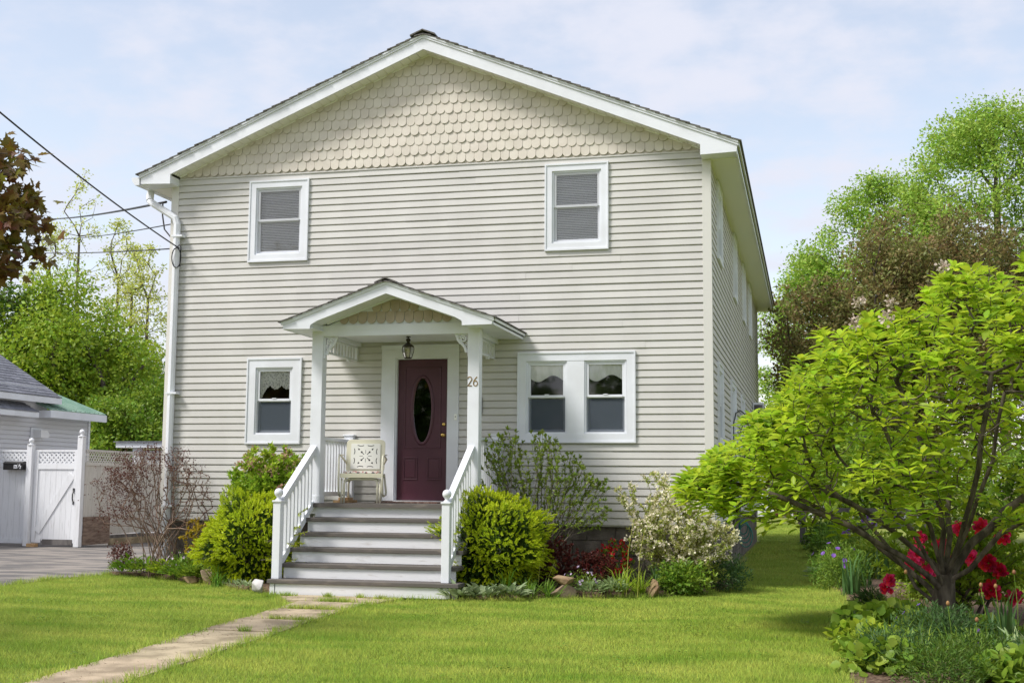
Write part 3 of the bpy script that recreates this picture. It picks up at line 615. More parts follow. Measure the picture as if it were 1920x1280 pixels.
for s in (-1, 1):
    xe = PX+s*(PH+0.012)
    MB().prism([(PX, PR+0.010), (xe, pz(xe)+0.010), (xe, pz(xe)-0.03), (PX, PR-0.03)], PY0-0.014, PY0-0.0004).prism([(PX, PR+0.014), (xe, pz(xe)+0.014), (xe, pz(xe)-0.006), (PX, PR-0.006)], PY0-0.024, PY0-0.0144).build('porch_moulding', 'trim_white', prf)
    xi = PX+s*0.90; xo = PX+s*(PH-0.02)
    # sloping soffit between fascia and tympanum, then the flat eave soffit and the eave fascia
    MB().prism([(PX, PR-PF+0.02), (PX+s*1.09, pz(PX+s*1.09)-PF+0.02), (PX+s*1.09, pz(PX+s*1.09)-PF+0.03), (PX, PR-PF+0.03)], PY0+0.0255, -1.31).build('porch_soffit', 'trim_white', prf)
    xs = PX+s*1.03
    xr = PX+s*1.065; MB().prism([(xr, 3.4185), (xr+s*.02, 3.4185), (xr+s*.02, pz(xr)-PF+0.03), (xr, pz(xr)-PF+0.03)], PY0+0.026, -1.2).build('porch_tail_return', 'trim_white', prf)
    MB().box(min(xs, xo), max(xs, xo), PY0+0.0255, -0.02, 3.408, 3.418).build('porch_eave_soffit', 'trim_white', prf)
    MB().box(min(xo, xo+s*.02), max(xo, xo+s*.02), PY0+0.0255, -0.02, 3.402, 3.485).build('porch_eave_fascia', 'trim_white', prf)
    if s > 0: MB().box(xo+0.0205, xo+0.045, PY0+0.02, -0.02, 3.45, 3.485).build('porch_drip_edge', 'trim_white', prf)
    for c in range(11):
        d0 = PH+0.045-c*0.14; d1 = max(d0-0.2, -0.02); X0, X1 = PX+s*d0, PX+s*d1; ex = random.uniform(-.008, .008)
        if d0 < 0.02: break
        MB().prism([(X0, pz(X0)+0.018), (X0, pz(X0)+0.034), (X1, pz(X1)+0.020), (X1, pz(X1)+0.006)], PY0-0.04+ex, -0.012).build('shingle_course', 'shingle_roof', prf)
for c in range(6):
    y0 = PY0-0.05+c*0.28
    MB().prism([(PX-.15, PR-0.022), (PX, PR+0.042), (PX+.15, PR-0.022), (PX+.15, PR-0.004), (PX, PR+0.058), (PX-.15, PR-0.004)], y0, min(y0+0.3, -0.012)).build('ridge_cap', 'shingle_roof', prf)
ty = MB().prism([(PX-0.98, 3.491), (PX+0.98, 3.491), (PX, PR-PF+0.02)], -1.325, -1.31).build('porch_gable', 'trim_white', house)
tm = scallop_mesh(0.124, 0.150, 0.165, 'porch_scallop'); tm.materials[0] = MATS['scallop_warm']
for r in range(3):
    z = 3.505+r*0.15; x = PX-1.0+0.066*(1 if r % 2 else 0)
    while x < PX+1.0:
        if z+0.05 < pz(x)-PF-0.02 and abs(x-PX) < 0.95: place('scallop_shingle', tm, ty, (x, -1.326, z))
        x += 0.132
for s in (-1, 1): MB().prism([(PX, PR-PF+0.02), (PX+s*0.97, pz(PX+s*0.97)-PF+0.02), (PX+s*0.97, pz(PX+s*0.97)-PF-0.003), (PX, PR-PF-0.003)], -1.362, -1.350).build('gable_bead', 'trim_white', ty)
# slatted frieze between post and wall, fretwork brackets
for x in (-5.03, -2.97):
    fr = MB().box(x-0.018, x+0.018, -1.19, -0.012, 3.318, 3.345).box(x-0.018, x+0.018, -1.19, -0.012, 3.13, 3.155).box(x-0.02, x+0.02, -0.06, -0.012, 3.155, 3.318).box(x-0.018, x+0.018, -0.40, -0.30, 3.10, 3.13).build('frieze', 'trim_white', house)
    for yy in np.arange(-1.12, -0.1, 0.118): MB().box(x-0.010, x+0.010, yy-0.017, yy+0.017, 3.155, 3.318).build('frieze_slat', 'trim_white', fr)
for x, s in ((XL+0.078, 1), (XR_-0.078, -1)):
    mp = lambda a, b, c, x=x, s=s: (x+s*a*1.2, -1.285+b, 3.345+c*1.1); mb = MB(mp, s < 0)
    outl = [(0.0, 0.0), (0.165, 0.0), (0.162, -0.012), (0.145, -0.02), (0.142, -0.06), (0.120, -0.10), (0.085, -0.135), (0.060, -0.165), (0.050, -0.195), (0.056, -0.21), (0.05, -0.228), (0.03, -0.235), (0.018, -0.245), (0.018, -0.27), (0.0, -0.27)]
    inn = [(0.018, -0.018), (0.10, -0.018), (0.118, -0.03), (0.118, -0.06), (0.10, -0.09), (0.07, -0.118), (0.045, -0.148), (0.03, -0.18), (0.018, -0.2)]
    # outer frame as a swept ribbon, scrolls inside it
    mb.tube([(a, 0, c) for a, c in [(0.15, -0.012), (0.132, -0.04), (0.128, -0.065), (0.108, -0.098), (0.075, -0.128), (0.05, -0.16), (0.038, -0.195), (0.03, -0.225)]], [0.016, 0.019, 0.019, 0.019, 0.019, 0.018, 0.019, 0.022], 6)
    mb.box(0.0, 0.017, -0.013, 0.013, -0.27, -0.001).box(0.017, 0.165, -0.013, 0.013, -0.016, -0.001)
    sp = [(0.072+0.044*(1-t*0.78)*math.cos(0.4+t*9.5), 0, -0.062+0.044*(1-t*0.78)*math.sin(0.4+t*9.5)) for t in [i/26 for i in range(27)]]; mb.tube(sp, 0.011, 5)
    sp = [(0.030+0.018*(1-t*0.6)*math.cos(1+t*6), 0, -0.125+0.020*(1-t*0.6)*math.sin(1+t*6)) for t in [i/14 for i in range(15)]]; mb.tube(sp, 0.006, 5)
    mb.build('fretwork_bracket', 'trim_white', house)
# stair railings with newels, side railings
NY = -2.44
for x, sx in ((-5.115, 1), (-2.915, -1)):
    nw = MB().box(x-0.05, x+0.05, NY-0.05, NY+0.05, PZ-RISE*5, 1.125).build('newel_post', 'trim_white', house, bev=0.005)
    MB().box(x-0.062, x+0.062, NY-0.062, NY+0.062, 1.1255, 1.15).build('newel_cap', 'trim_white', nw, bev=0.005)
    MB().lathe([(0.04, 0), (0.042, 0.012), (0.026, 0.022), (0.022, 0.034), (0.034, 0.048)]+[(0.056*math.sin(a), 0.095-0.056*math.cos(a)) for a in np.linspace(0.7, PI-0.05, 10)], (x, NY, 1.1495), 18).build('ball_finial', 'trim_white', nw, smooth=True)
    y0, y1 = NY+0.05, -1.345; zt0, zt1 = 1.10, 1.80; zb0, zb1 = 0.335, 1.10
    rl = MB().bar((x, y0, zt0), (x, y1, zt1), 0.05, 0.095).bar((x, y0, zt0+0.055), (x, y1, zt1+0.055), 0.085, 0.03).build('stair_rail', 'trim_white', house)
    MB().bar((x, y0, zb0), (x, y1, zb1), 0.045, 0.085).build('bottom_rail', 'trim_white', rl)
    for i in range(9):
        t = (i+0.6)/9.4; yy = y0+(y1-y0)*t; za = zb0+(zb1-zb0)*t+0.03; zc = zt0+(zt1-zt0)*t-0.03
        MB().box(x-0.017, x+0.017, yy-0.017, yy+0.017, za, zc).build('baluster', 'trim_white', rl)
    x2 = XL if sx > 0 else XR_
    rs = MB().box(x2-0.035, x2+0.035, -1.19, -0.10, 1.945, 1.99).build('porch_rail', 'trim_white', house, bev=0.004)
    MB().box(x2-0.022, x2+0.022, -1.19, -0.10, 1.19, 1.25).build('bottom_rail', 'trim_white', rs)
    for yy in np.arange(-1.13, -0.12, 0.105): MB().box(x2-0.017, x2+0.017, yy-0.017, yy+0.017, 1.25, 1.945).build('baluster', 'trim_white', rs)

# ================================================================== things on the porch
lan = thing('hanging_lantern', 'dark bronze lantern with glass panes hanging above the front door', 'lantern', (-4.02, -0.70, 3.1))
lx, ly = -4.02, -0.70
MB().tube([(lx, ly, 3.40), (lx, ly, 3.345)], 0.008, 8).lathe([(0.03, 0.0), (0.034, 0.008), (0.01, 0.018)], (lx, ly, 3.385)).build('stem', 'dark_bronze', lan)
MB().lathe([(0.012, 0.03), (0.028, 0.02), (0.036, 0.0), (0.026, -0.016), (0.018, -0.03), (0.05, -0.055), (0.078, -0.08), (0.084, -0.085), (0.076, -0.09), (0.02, -0.085)], (lx, ly, 3.345), 12).build('cap', 'dark_bronze', lan)
fr = MB(); gl = MB(); n = 6
for k in range(n):
    a = 2*PI*k/n+0.2; pts = [(lx+r*math.cos(a), ly+r*math.sin(a), z) for r, z in ((0.076, 3.258), (0.083, 3.225), (0.074, 3.17), (0.048, 3.10))]; fr.tube(pts, 0.005, 5)
    a2 = a+2*PI/n; pt2 = [(lx+r*math.cos(a2), ly+r*math.sin(a2), z) for r, z in ((0.076, 3.258), (0.083, 3.225), (0.074, 3.17), (0.048, 3.10))]
    for i in range(3): gl.add([pts[i], pt2[i], pt2[i+1], pts[i+1]], [(0, 1, 2, 3)])
fr.lathe([(0.05, 0.0), (0.054, 0.008), (0.05, 0.014)], (lx, ly, 3.09), 12).lathe([(0.079, 0), (0.082, 0.01), (0.078, 0.014)], (lx, ly, 3.25), 12); fr.build('frame', 'dark_bronze', lan); gl.build('panes', 'lantern_glass', lan)
MB().lathe([(0.012, 0), (0.014, 0.05), (0.01, 0.07), (0.016, 0.09), (0.012, 0.12), (0.002, 0.135)], (lx, ly, 3.10), 8).build('bulb', 'lace', lan, smooth=True)

# metal glider chair with a pierced back
CX, CY = -4.61, -0.78
ch = thing('glider_chair', 'cream metal porch glider chair with pierced square back', 'chair', (CX, CY, PZ))
def rr(x0, x1, z0, z1, r, n=5):
    p = []
    for cx, cz, a0 in ((x1-r, z0+r, -90), (x1-r, z1-r, 0), (x0+r, z1-r, 90), (x0+r, z0+r, 180)):
        for i in range(n+1): a = math.radians(a0+90*i/n); p.append((cx+r*math.cos(a), cz+r*math.sin(a)))
    return p
lean = lambda a, b, c: (a, b+0.16*(c-1.52), c)
MB(lean).prism(rr(CX-0.27, CX+0.27, 1.52, 1.975, 0.06), CY+0.16, CY+0.175).build('backrest', 'glider_cream', ch, bev=0.004)
pn = MB(lean).prism(rr(CX-0.205, CX+0.205, 1.565, 1.92, 0.01, 2), CY+0.148, CY+0.1595).build('back_panel', 'glider_white', ch)
pc = MB(lean); ccz = 1.745; py = CY+0.1478                                     # pierced pattern, dark openings set in the panel
def slot(pts, w=0.008): 
    for i in range(len(pts)-1):
        a, b = Vector(pts[i]), Vector(pts[i+1]); d = (b-a).normalized()*w/2; nn = Vector((-d.y, d.x))
        q = [a-nn, a+nn, b+nn, b-nn]; pc.add([(CX+p.x, py, ccz+p.y) for p in q], [(0, 1, 2, 3)])
for k in range(8):
    a = k*PI/4; c_, s_2 = math.cos(a), math.sin(a); r0, r1 = (0.035, 0.085) if k % 2 == 0 else (0.03, 0.075)
    slot([(c_*r0, s_2*r0), (c_*r1, s_2*r1)], 0.006 if k % 2 == 0 else 0.010)
    if k % 2:
        tip = Vector((c_*0.095, s_2*0.095)); nn = Vector((-s_2, c_))*0.016; b0 = Vector((c_*0.062, s_2*0.062))
        pc.add([(CX+p.x, py, ccz+p.y) for p in (b0, b0*1.25+nn, tip, b0*1.25-nn)], [(0, 1, 2, 3)])
        d2 = Vector((c_*0.155, s_2*0.155)); e2 = Vector((c_*0.12, s_2*0.12))
        pc.add([(CX+p.x, py, ccz+p.y) for p in (e2, e2*1.08+nn*.8, d2, e2*1.08-nn*.8)], [(0, 1, 2, 3)])
for sx in (-1, 1):
    for sz in (-1, 1):
        slot([(sx*0.115, sz*0.150), (sx*0.075, sz*0.140), (sx*0.035, sz*0.143), (sx*0.028, sz*0.152)], 0.010)
        slot([(sx*0.160, sz*0.105), (sx*0.150, sz*0.07), (sx*0.153, sz*0.035), (sx*0.165, sz*0.030)], 0.010)
tag(pc.build('cut_outs', 'interior_dark', pn), kind='stuff')
MB().prism(rr(CX-0.285, CX+0.285, CY-0.30, CY+0.17, 0.05), 1.475, 1.50, 'z').box(CX-0.28, CX+0.28, CY-0.31, CY-0.295, 1.44, 1.50).build('seat', 'glider_cream', ch, bev=0.004)
for s in (-1, 1):
    x = CX+s*0.297
    MB().tube([(x-s*0.05, CY+0.20, 1.62), (x, CY+0.15, 1.70), (x, CY-0.15, 1.745), (x, CY-0.27, 1.735), (x, CY-0.32, 1.69), (x, CY-0.31, 1.45), (x, CY-0.27, 1.24), (x, CY-0.18, 1.195), (x, CY+0.1, 1.205), (x, CY+0.17, 1.25), (x-s*0.03, CY+0.16, 1.50)], 0.0145, 8).build('arm', 'glider_tube', ch, smooth=True)
    MB().box(x-0.02, x+0.02, CY-0.24, CY+0.10, 1.748, 1.760).build('arm_rest', 'glider_cream', ch, bev=0.004)
for yy in (CY-0.26, CY+0.16):                                                   # two hoops of the base
    x0, x1 = CX-0.225, CX+0.225
    MB().tube([(x0, yy, PZ), (x0, yy, 1.36), (x0+0.015, yy, 1.405), (x0+0.06, yy, 1.425), (x1-0.06, yy, 1.425), (x1-0.015, yy, 1.405), (x1, yy, 1.36), (x1, yy, PZ)], 0.015, 8).build('base_hoop', 'glider_tube', ch, smooth=True)
for s in (-1, 1):
    x = CX+s*0.262; MB().tube([(x, CY-0.26, 1.43), (x, CY-0.26, PZ+0.0), ], 0.014, 8).build('front_leg', 'glider_tube', ch, smooth=True)
    MB().tube([(CX+s*0.225, CY-0.26, 1.40), (CX+s*0.225, CY+0.16, 1.40)], 0.013, 8).build('side_rail', 'glider_tube', ch)
ch.rotation_euler.z = math.radians(13)
cu = thing('seat_cushion', 'thin floral cushion lying on the glider chair seat', 'cushion', (CX, CY, 1.50))
MB().prism(rr(CX-0.25, CX+0.25, CY-0.27, CY+0.12, 0.05), 1.501, 1.53, 'z').build('cushion_pad', 'fabric_floral', cu, bev=0.01)
for x, wd in ((-0.06, .04), (0.05, .03), (0.14, .05), (-0.16, .03)): MB().prism([(CX+x, 1.503), (CX+x+wd, 1.503), (CX+x+wd*.5, 1.527)], CY-0.2735, CY-0.2705).build('print_patch', 'fabric_dark', cu)
cu.rotation_euler.z = math.radians(13)
tag(MB().box(-4.50, -3.60, -0.62, -0.10, PZ+0.001, PZ+0.016).build('doormat', 'mat_red', loc=(0, 0, 0), bev=0.004), 'worn reddish doormat in front of the plum door', 'doormat')
for i, (yy, z) in enumerate(((-0.95, PZ+0.001), (-0.72, PZ+0.001), (-0.86, PZ+0.037))):
    tag(MB().box(-4.98+0.02*i, -4.78-0.01*i, yy, yy+0.2, z, z+0.035).build('wood_offcut', 'wood_tan', bev=0.002), ['tan wood offcut on the deck nearest the steps', 'tan wood offcut on the deck nearest the house wall', 'tan wood offcut lying on top of two others beside the glider'][i], 'wood block', 'wood offcuts beside the glider')
# wall air conditioner on the side, its cable, the hose
ac = thing('air_conditioner', 'white boxed air conditioner sticking out of the side wall', 'air conditioner', (0.12, 12.4, 2.75))
MB().box(0.119, 0.36, 11.95, 12.75, 2.80, 3.27).build('case', 'trim_white', ac, bev=0.01)
g = MB()
for z in np.arange(2.85, 3.22, 0.035): g.box(0.3605, 0.366, 12.0, 12.7, z, z+0.014)
tag(g.build('grille', 'wood_grey', ac), kind='stuff')
MB().box(0.15, 0.34, 11.935, 11.9495, 2.84, 3.22).build('side_vent', 'wood_grey', ac)
tag(MB().tube([(0.135, 4.1, 1.9), (0.14, 4.1, 2.4), (0.16, 4.5, 2.6), (0.17, 5.6, 2.72), (0.16, 7.2, 2.75), (0.14, 9.0, 2.72), (0.14, 11.9, 2.70)], 0.012, 6).build('conduit_cable', 'cable_black'), 'thin black cable looping along the side wall', 'cable')
hr = thing('hose_reel', 'wall hose reel with teal garden hose hanging in loops', 'hose', (0.25, 5.5, 0.6))
MB().box(0.10, 0.16, 5.2, 5.7, 0.75, 1.05).box(0.16, 0.36, 5.35, 5.39, 0.86, 0.92).box(0.16, 0.36, 5.55, 5.59, 0.86, 0.92).build('bracket', 'wood_grey', hr)
for j in range(4):
    pts = []; r = 0.10+0.018*j
    for i in range(25):
        a = 2*PI*i/24; pts.append((0.22+r*0.75*math.cos(a)+0.015*j, 5.2-0.03*j, 0.66-0.05*j+(r*1.25)*math.sin(a)))
    MB().tube(pts, 0.009, 6, caps=False).build('hose_loop', 'hose_teal', hr, smooth=True)
# overhead cables and their slack loops
def sag(p, q, s, n=24): 
    p, q = Vector(p), Vector(q); return [p.lerp(q, i/n)-Vector((0, 0, s*4*(i/n)*(1-i/n))) for i in range(n+1)]
A1 = (-7.90, -0.13, 4.90)
def cab(name, pts, r, label): return tag(MB().tube(pts, r, 6).build(name, 'cable_black', smooth=True), label, 'cable')
cab('overhead_cable', sag((-6.2, -9.3, 5.56), A1, 0.12), 0.010, 'thick black cable sloping steeply down to the house corner')
cab('overhead_cable', sag((-30.2, 28.0, 12.32), (-8.53, 0.55, 5.80), 0.12), 0.020, 'thick twisted cable running to the left roof eave')
cab('overhead_cable', sag((-30.2, 28.0, 11.5), (-8.12, 0.3, 5.40), 0.15), 0.010, 'thin cable crossing the bare trees below the twisted one')
cab('overhead_cable', sag((-27.4, 22.0, 9.75), A1, 0.10), 0.011, 'lowest cable ending at the loop on the downspout')
cab('cable_loop', [(-8.56, 0.5, 5.77), (-8.50, 0.4, 5.55), (-8.40, 0.3, 5.30), (-8.25, 0.25, 5.15), (-8.13, 0.22, 5.18), (-8.12, 0.22, 5.30), (-8.19, 0.22, 5.36), (-8.23, 0.22, 5.25), (-8.16, 0.2, 5.12), (-8.11, 0.15, 5.08)], 0.012, 'slack cable loop hanging under the left eave')
lp = [(-7.90+0.012*math.sin(t*3), -0.145-0.01*math.sin(t), 4.90-0.24*(1-math.cos(t))*0.5+0.0) for t in np.linspace(0, 2*PI, 20)]
lp = [(-7.93+0.075*math.sin(t), -0.145-0.01*math.cos(t), 4.75+0.15*math.cos(t)) for t in np.linspace(0, 2*PI, 24)]+[(-7.92, -0.14, 4.92), (-7.89, -0.145, 4.95), (-7.86, -0.14, 4.91), (-7.87, -0.14, 4.75), (-7.89, -0.1, 4.62)]
cab('cable_loop', lp, 0.008, 'small coiled cable loop tied at the downspout')

# ================================================================== neighbour's garage, gate and fence
nb = thing('neighbour_garage', 'white clapboard garage with grey shingle roofs and green metal lean-to', 'garage', (-16.5, 8, 0))
NM = lambda u, n, z: (-16.5+n, u, z)
nwl = MB().box(-24, -16.53, 3, 11.18, 0, 2.95).build('garage_wall', 'neighbour_siding', nb)
for k in range(28):
    zb = 2.95-(k+1)*0.104
    board(4.5, 11.18, zb, NM, nwl, 0.0).data.materials[0] = MATS['neighbour_siding']
MB().box(-16.53, -16.47, 11.1805, 11.26, 0, 2.95).build('corner_board', 'trim_white', nb)
def slope_roof(name, xe, ze, y0, y1, sl, xr, mat, th=0.10):
    zf = lambda x: ze+sl*(xe-x); r_ = MB().prism([(xe, ze), (xr, zf(xr)), (xr, zf(xr)-th), (xe, ze-th)], y0, y1).build(name, 'trim_white', nb)
    n_ = int((xe-xr)/0.125)
    for c in range(n_):
        X0 = xe+0.03-c*0.125; X1 = X0-0.17
        yy = y0-0.03-random.uniform(0, .3)
        while yy < y1+0.03:
            ye = min(yy+random.uniform(0.26, 0.36), y1+0.03); ya = max(yy, y0-0.03)
            if ye-ya > 0.05 and mat: MB().add([(X0, ya, zf(X0)+.012), (X0, ye-.006, zf(X0)+.012), (X0, ye-.006, zf(X0)+.03), (X0, ya, zf(X0)+.03), (X1, ya, zf(X1)+.004), (X1, ye-.006, zf(X1)+.004), (X1, ye-.006, zf(X1)+.012), (X1, ya, zf(X1)+.012)], [(0, 1, 2, 3), (3, 2, 6, 7), (1, 5, 6, 2), (4, 0, 3, 7), (7, 6, 5, 4)]).build('roof_shingle', mat, r_) if c < 16 else None
            yy = ye
        if c >= 16: MB().prism([(X0, zf(X0)+.012), (X0, zf(X0)+.03), (X1, zf(X1)+.012), (X1, zf(X1)+.004)], y0-0.03, y1+0.03).build('shingle_course', mat, r_)
    return r_
mr = slope_roof('main_roof', -16.2, 3.36, 6.9, 9.5, 0.607, -20.2, 'slate_grey'); MB().box(-16.2, -16.16, 6.9, 9.5, 3.20, 3.335).box(-17.5, -16.2, 9.46, 9.5, 3.20, 3.30).build('fascia', 'trim_white', mr)
MB().box(-20, -16.52, 7.5, 9.45, 2.9, 3.6).build('dormer_wall', 'neighbour_siding', nb)
fr_ = slope_roof('front_roof', -16.1, 2.965, 4.6, 8.47, 0.50, -17.6, 'slate_grey'); MB().box(-16.1, -16.06, 4.6, 8.47, 2.83, 2.94).build('fascia', 'trim_white', fr_)
gr = MB().prism([(-16.1, 3.06), (-17.6, 3.62), (-17.6, 3.60), (-16.1, 3.04)], 8.98, 11.35).build('green_roof', 'green_metal', nb)
for yy in np.arange(9.0, 11.36, 0.2): MB().prism([(-16.09, 3.061), (-17.6, 3.621), (-17.6, 3.645), (-16.09, 3.085)], yy, yy+0.03).build('roof_rib', 'green_metal', gr)
MB().box(-16.12, -16.08, 8.96, 11.37, 2.86, 3.035).box(-17.4, -16.12, 8.96, 9.0, 2.86, 3.03).box(-17.4, -16.12, 11.33, 11.37, 2.9, 3.03).build('fascia', 'trim_white', gr)
ll = thing('flood_lamp', 'white wall floodlight above the gate on the garage siding', 'lamp', (-16.4, 8.9, 2.4))
MB().box(-16.488, -16.46, 8.78, 9.18, 2.32, 2.62).build('back_plate', 'trim_white', ll); MB().prism([(8.86, 2.56), (9.12, 2.56), (9.22, 2.44), (9.15, 2.38), (8.86, 2.38)], -16.4595, -16.25, 'x').build('lamp_head', 'blind_white', ll)
# gate
gt_ = thing('garden_gate', 'white board gate with diagonal brace and lattice top', 'gate', (-14.2, 6.5, 0))
GX0, GX1, GY = -14.74, -13.70, 6.5
def lattice(x0, x1, z0, z1, y, mpf=None, step=0.105, w=0.034):
    mb = MB(mpf); h = z1-z0; L = x1-x0
    for d, yo in ((1, 0.0), (-1, -0.009)):
        c = -h
        while c < L:
            a0, a1 = c, c+h; za, zb = z0, z1
            t0 = max(0, -a0/h); t1 = min(1, (L-a0)/h)
            if t1 > t0+0.05:
                xa, xb = x0+a0+h*t0, x0+a0+h*t1; zz0, zz1 = z0+h*t0, z0+h*t1
                if d < 0: zz0, zz1 = z1-h*t0, z1-h*t1
                mb.bar((xa, y+yo, zz0), (xb, y+yo, zz1), 0.008, w, (0, 1, 0)) if False else mb.add(*ribbon((xa, zz0), (xb, zz1), w, y+yo, 0.008))
            c += step
    return mb
def ribbon(p, q, w, y, th):
    p, q = Vector(p), Vector(q); d = (q-p).normalized(); nn = Vector((-d.y, d.x))*w/2
    c = [p-nn, p+nn, q+nn, q-nn]; v = [(a.x, y, a.y) for a in c]+[(a.x, y+th, a.y) for a in c]
    return v, [(0, 1, 2, 3), (7, 6, 5, 4), (0, 4, 5, 1), (1, 5, 6, 2), (2, 6, 7, 3), (3, 7, 4, 0)]
x = GX0
while x < GX1-0.02:
    x1 = min(x+0.13, GX1); MB().box(x+0.002, x1-0.002, GY, GY+0.018, 0.12, 1.75).build('board', 'board_white', gt_); x += 0.13
MB().box(GX0, GX0+0.09, GY-0.02, GY-0.001, 0.075, 2.03).box(GX1-0.09, GX1, GY-0.02, GY-0.001, 0.075, 2.03).box(GX0+.09, GX1-.09, GY-0.02, GY-0.001, 1.62, 1.74).box(GX0+.09, GX1-.09, GY-0.02, GY-0.001, 1.985, 2.03).box(GX0+.09, GX0+0.22, GY-0.02, GY-0.001, 0.075, 0.16).build('frame', 'board_white', gt_)
MB().box(GX0+0.27, GX1-0.06, GY-0.03, GY-0.0, 0.03, 0.145).build('bottom_plank', 'wood_grey', gt_)
br = MB(); br.add(*ribbon((GX0+0.12, 0.30), (GX1-0.13, 1.50), 0.15, GY-0.019, 0.018)); br.build('brace', 'board_white', gt_)
tag(lattice(GX0+0.09, GX1-0.09, 1.745, 1.985, GY).build('lattice', 'board_white', gt_), kind='stuff')
MB().tube([(GX1-0.07, GY-0.03, 1.17), (GX1-0.07, GY-0.065, 1.10), (GX1-0.07, GY-0.065, 1.0), (GX1-0.07, GY-0.03, 0.93)], 0.014, 6).box(GX1-0.09, GX1-0.05, GY-0.035, GY-0.02, 1.14, 1.22).box(GX1-0.085, GX1-0.055, GY-0.035, GY-0.02, 0.88, 0.94).build('handle', 'black_metal', gt_)
def fpost(x, y, h, label, base=0):
    p = thing('fence_post', label, 'post', (x, y, 0), 'white fence posts'); MB().box(x-0.06, x+0.06, y-0.06, y+0.06, base, h).build('shaft', 'board_white', p)
    MB().lathe([(0.08, 0), (0.08, 0.02), (0.03, 0.035), (0.03, 0.05)]+[(0.055*math.sin(a), 0.105-0.055*math.cos(a)) for a in np.linspace(0.6, PI-0.05, 8)], (x, y, h), 12).build('ball_finial', 'board_white', p, smooth=True); return p
fpost(-14.83, 6.46, 2.12, 'white fence post at the hinge side of the gate'); fpost(-13.61, 6.44, 2.30, 'tall white post at the latch side of the gate')
fl = thing('board_fence', 'white board fence panel left of the gate carrying the mailbox', 'fence', (-15.6, 6.5, 0))
x = -16.4
while x < -14.9: MB().box(x+.002, min(x+.148, -14.89), GY, GY+0.018, 0.1, 1.75).build('board', 'board_white', fl); x += 0.15
MB().box(-16.4, -14.95, GY-0.022, GY-0.001, 0.05, 0.14).box(-16.4, -14.89, GY-0.02, GY-0.001, 1.66, 1.745).box(-16.4, -14.89, GY-0.02, GY-0.001, 1.985, 2.03).build('rail', 'board_white', fl)
tag(lattice(-16.4, -14.89, 1.745, 1.985, GY).build('lattice', 'board_white', fl), kind='stuff')
mbx = thing('mailbox', 'black metal mailbox numbered 26 1/2 on the white fence', 'mailbox', (-15.15, 6.4, 1.6))
MB().prism([(6.33, 1.60), (6.478, 1.60), (6.478, 1.78), (6.37, 1.78), (6.325, 1.74)], -15.40, -14.93, 'x').build('case', 'black_metal', mbx, bev=0.006)
MB().box(-15.40, -14.93, 6.305, 6.3245, 1.735, 1.745).build('lid_lip', 'black_metal', mbx)
MB().box(-15.135, -15.055, 6.318, 6.3245, 1.63, 1.705).build('number_plate', 'trim_white', mbx)
for ls, x, z, sc, mt in (([two, two2], -15.128, 1.645, 0.045, 'black_metal'), ([six], -15.094, 1.645, 0.045, 'black_metal')):
    strokes(ls, 0.09, lambda a, b, c, x=x, z=z, sc=sc: (x+a*sc, 6.316+b*0.01, z+c*sc), 'digit', mt, mbx)
strokes([[(0.2, 0, 0.1), (0.2, 0, 0.95), (0.05, 0, 0.8)]], 0.14, lambda a, b, c: (-15.04+a*0.06, 6.312+b*0.01, 1.69+c*0.055), 'digit', 'trim_white', mbx)
strokes([[(0.0, 0, 0.0), (0.6, 0, 1.0)]], 0.08, lambda a, b, c: (-15.035+a*0.10, 6.312+b*0.01, 1.635+c*0.10), 'fraction_bar', 'trim_white', mbx)
strokes([two, two2], 0.13, lambda a, b, c: (-14.99+a*0.07, 6.312+b*0.01, 1.628+c*0.06), 'digit', 'trim_white', mbx)
tag(MB().prism([(-14.70, 6.26), (-14.50, 6.24), (-14.48, 6.36), (-14.68, 6.38)], -0.011, 0.06, 'z').build('wood_wedge', 'wood_tan', bev=0.004), 'small tan wood block lying below the gate', 'wood block')
# side fence running back from the gate and bending towards the house
fs = thing('side_fence', 'weathered cream board fence with lattice top curving behind the shrub', 'fence', (-13.6, 7, 0))
pth = [(-13.58, 6.55), (-13.62, 7.0), (-13.66, 7.6), (-13.68, 8.3), (-13.60, 8.9), (-13.35, 9.4), (-12.9, 9.75), (-12.3, 9.9), (-11.5, 9.95), (-10.5, 9.95), (-9.5, 9.95)]
def along(pth, s):
    for i in range(len(pth)-1):
        a, b = Vector(pth[i]), Vector(pth[i+1]); L = (b-a).length
        if s <= L: return a+(b-a)*(s/L), (b-a).normalized()
        s -= L
    return Vector(pth[-1]), Vector((1, 0))
tot = sum((Vector(pth[i+1])-Vector(pth[i])).length for i in range(len(pth)-1)); s = 0; rails = []
while s < tot-0.05:
    a, d = along(pth, s+0.003); b, _ = along(pth, s+0.092); nn = Vector((d.y, -d.x))*0.009
    MB().prism([tuple(a-nn), tuple(b-nn), tuple(b+nn), tuple(a+nn)], 0.22 if s > 0.95 else 0.52, 1.74, 'z').build('board', 'board_aged', fs); s += 0.096
for z, hh in ((1.74, 0.07), (2.02, 0.05), (0.16, 0.07)):
    pp = [along(pth, tot*i/40)[0] for i in range(41)]; rb = MB()
    for i in range(40): rb.bar((pp[i].x+.012, pp[i].y-.012, z), (pp[i+1].x+.012, pp[i+1].y-.012, z), 0.045, hh)
    rb.build('rail', 'board_aged' if z > 1 else 'wood_grey', fs)
lmap = lambda a, b, c: ((along(pth, max(0, min(tot, a)))[0].x+b*0.9), along(pth, max(0, min(tot, a)))[0].y-b, c)
tag(lattice(0.0, tot-0.05, 1.77, 2.0, 0.0, lmap, 0.11, 0.032).build('lattice', 'board_aged', fs), kind='stuff')
MB().box(-13.56, -13.535, 6.53, 7.55, 0.03, 0.62).build('plywood_patch', 'plywood', fs)
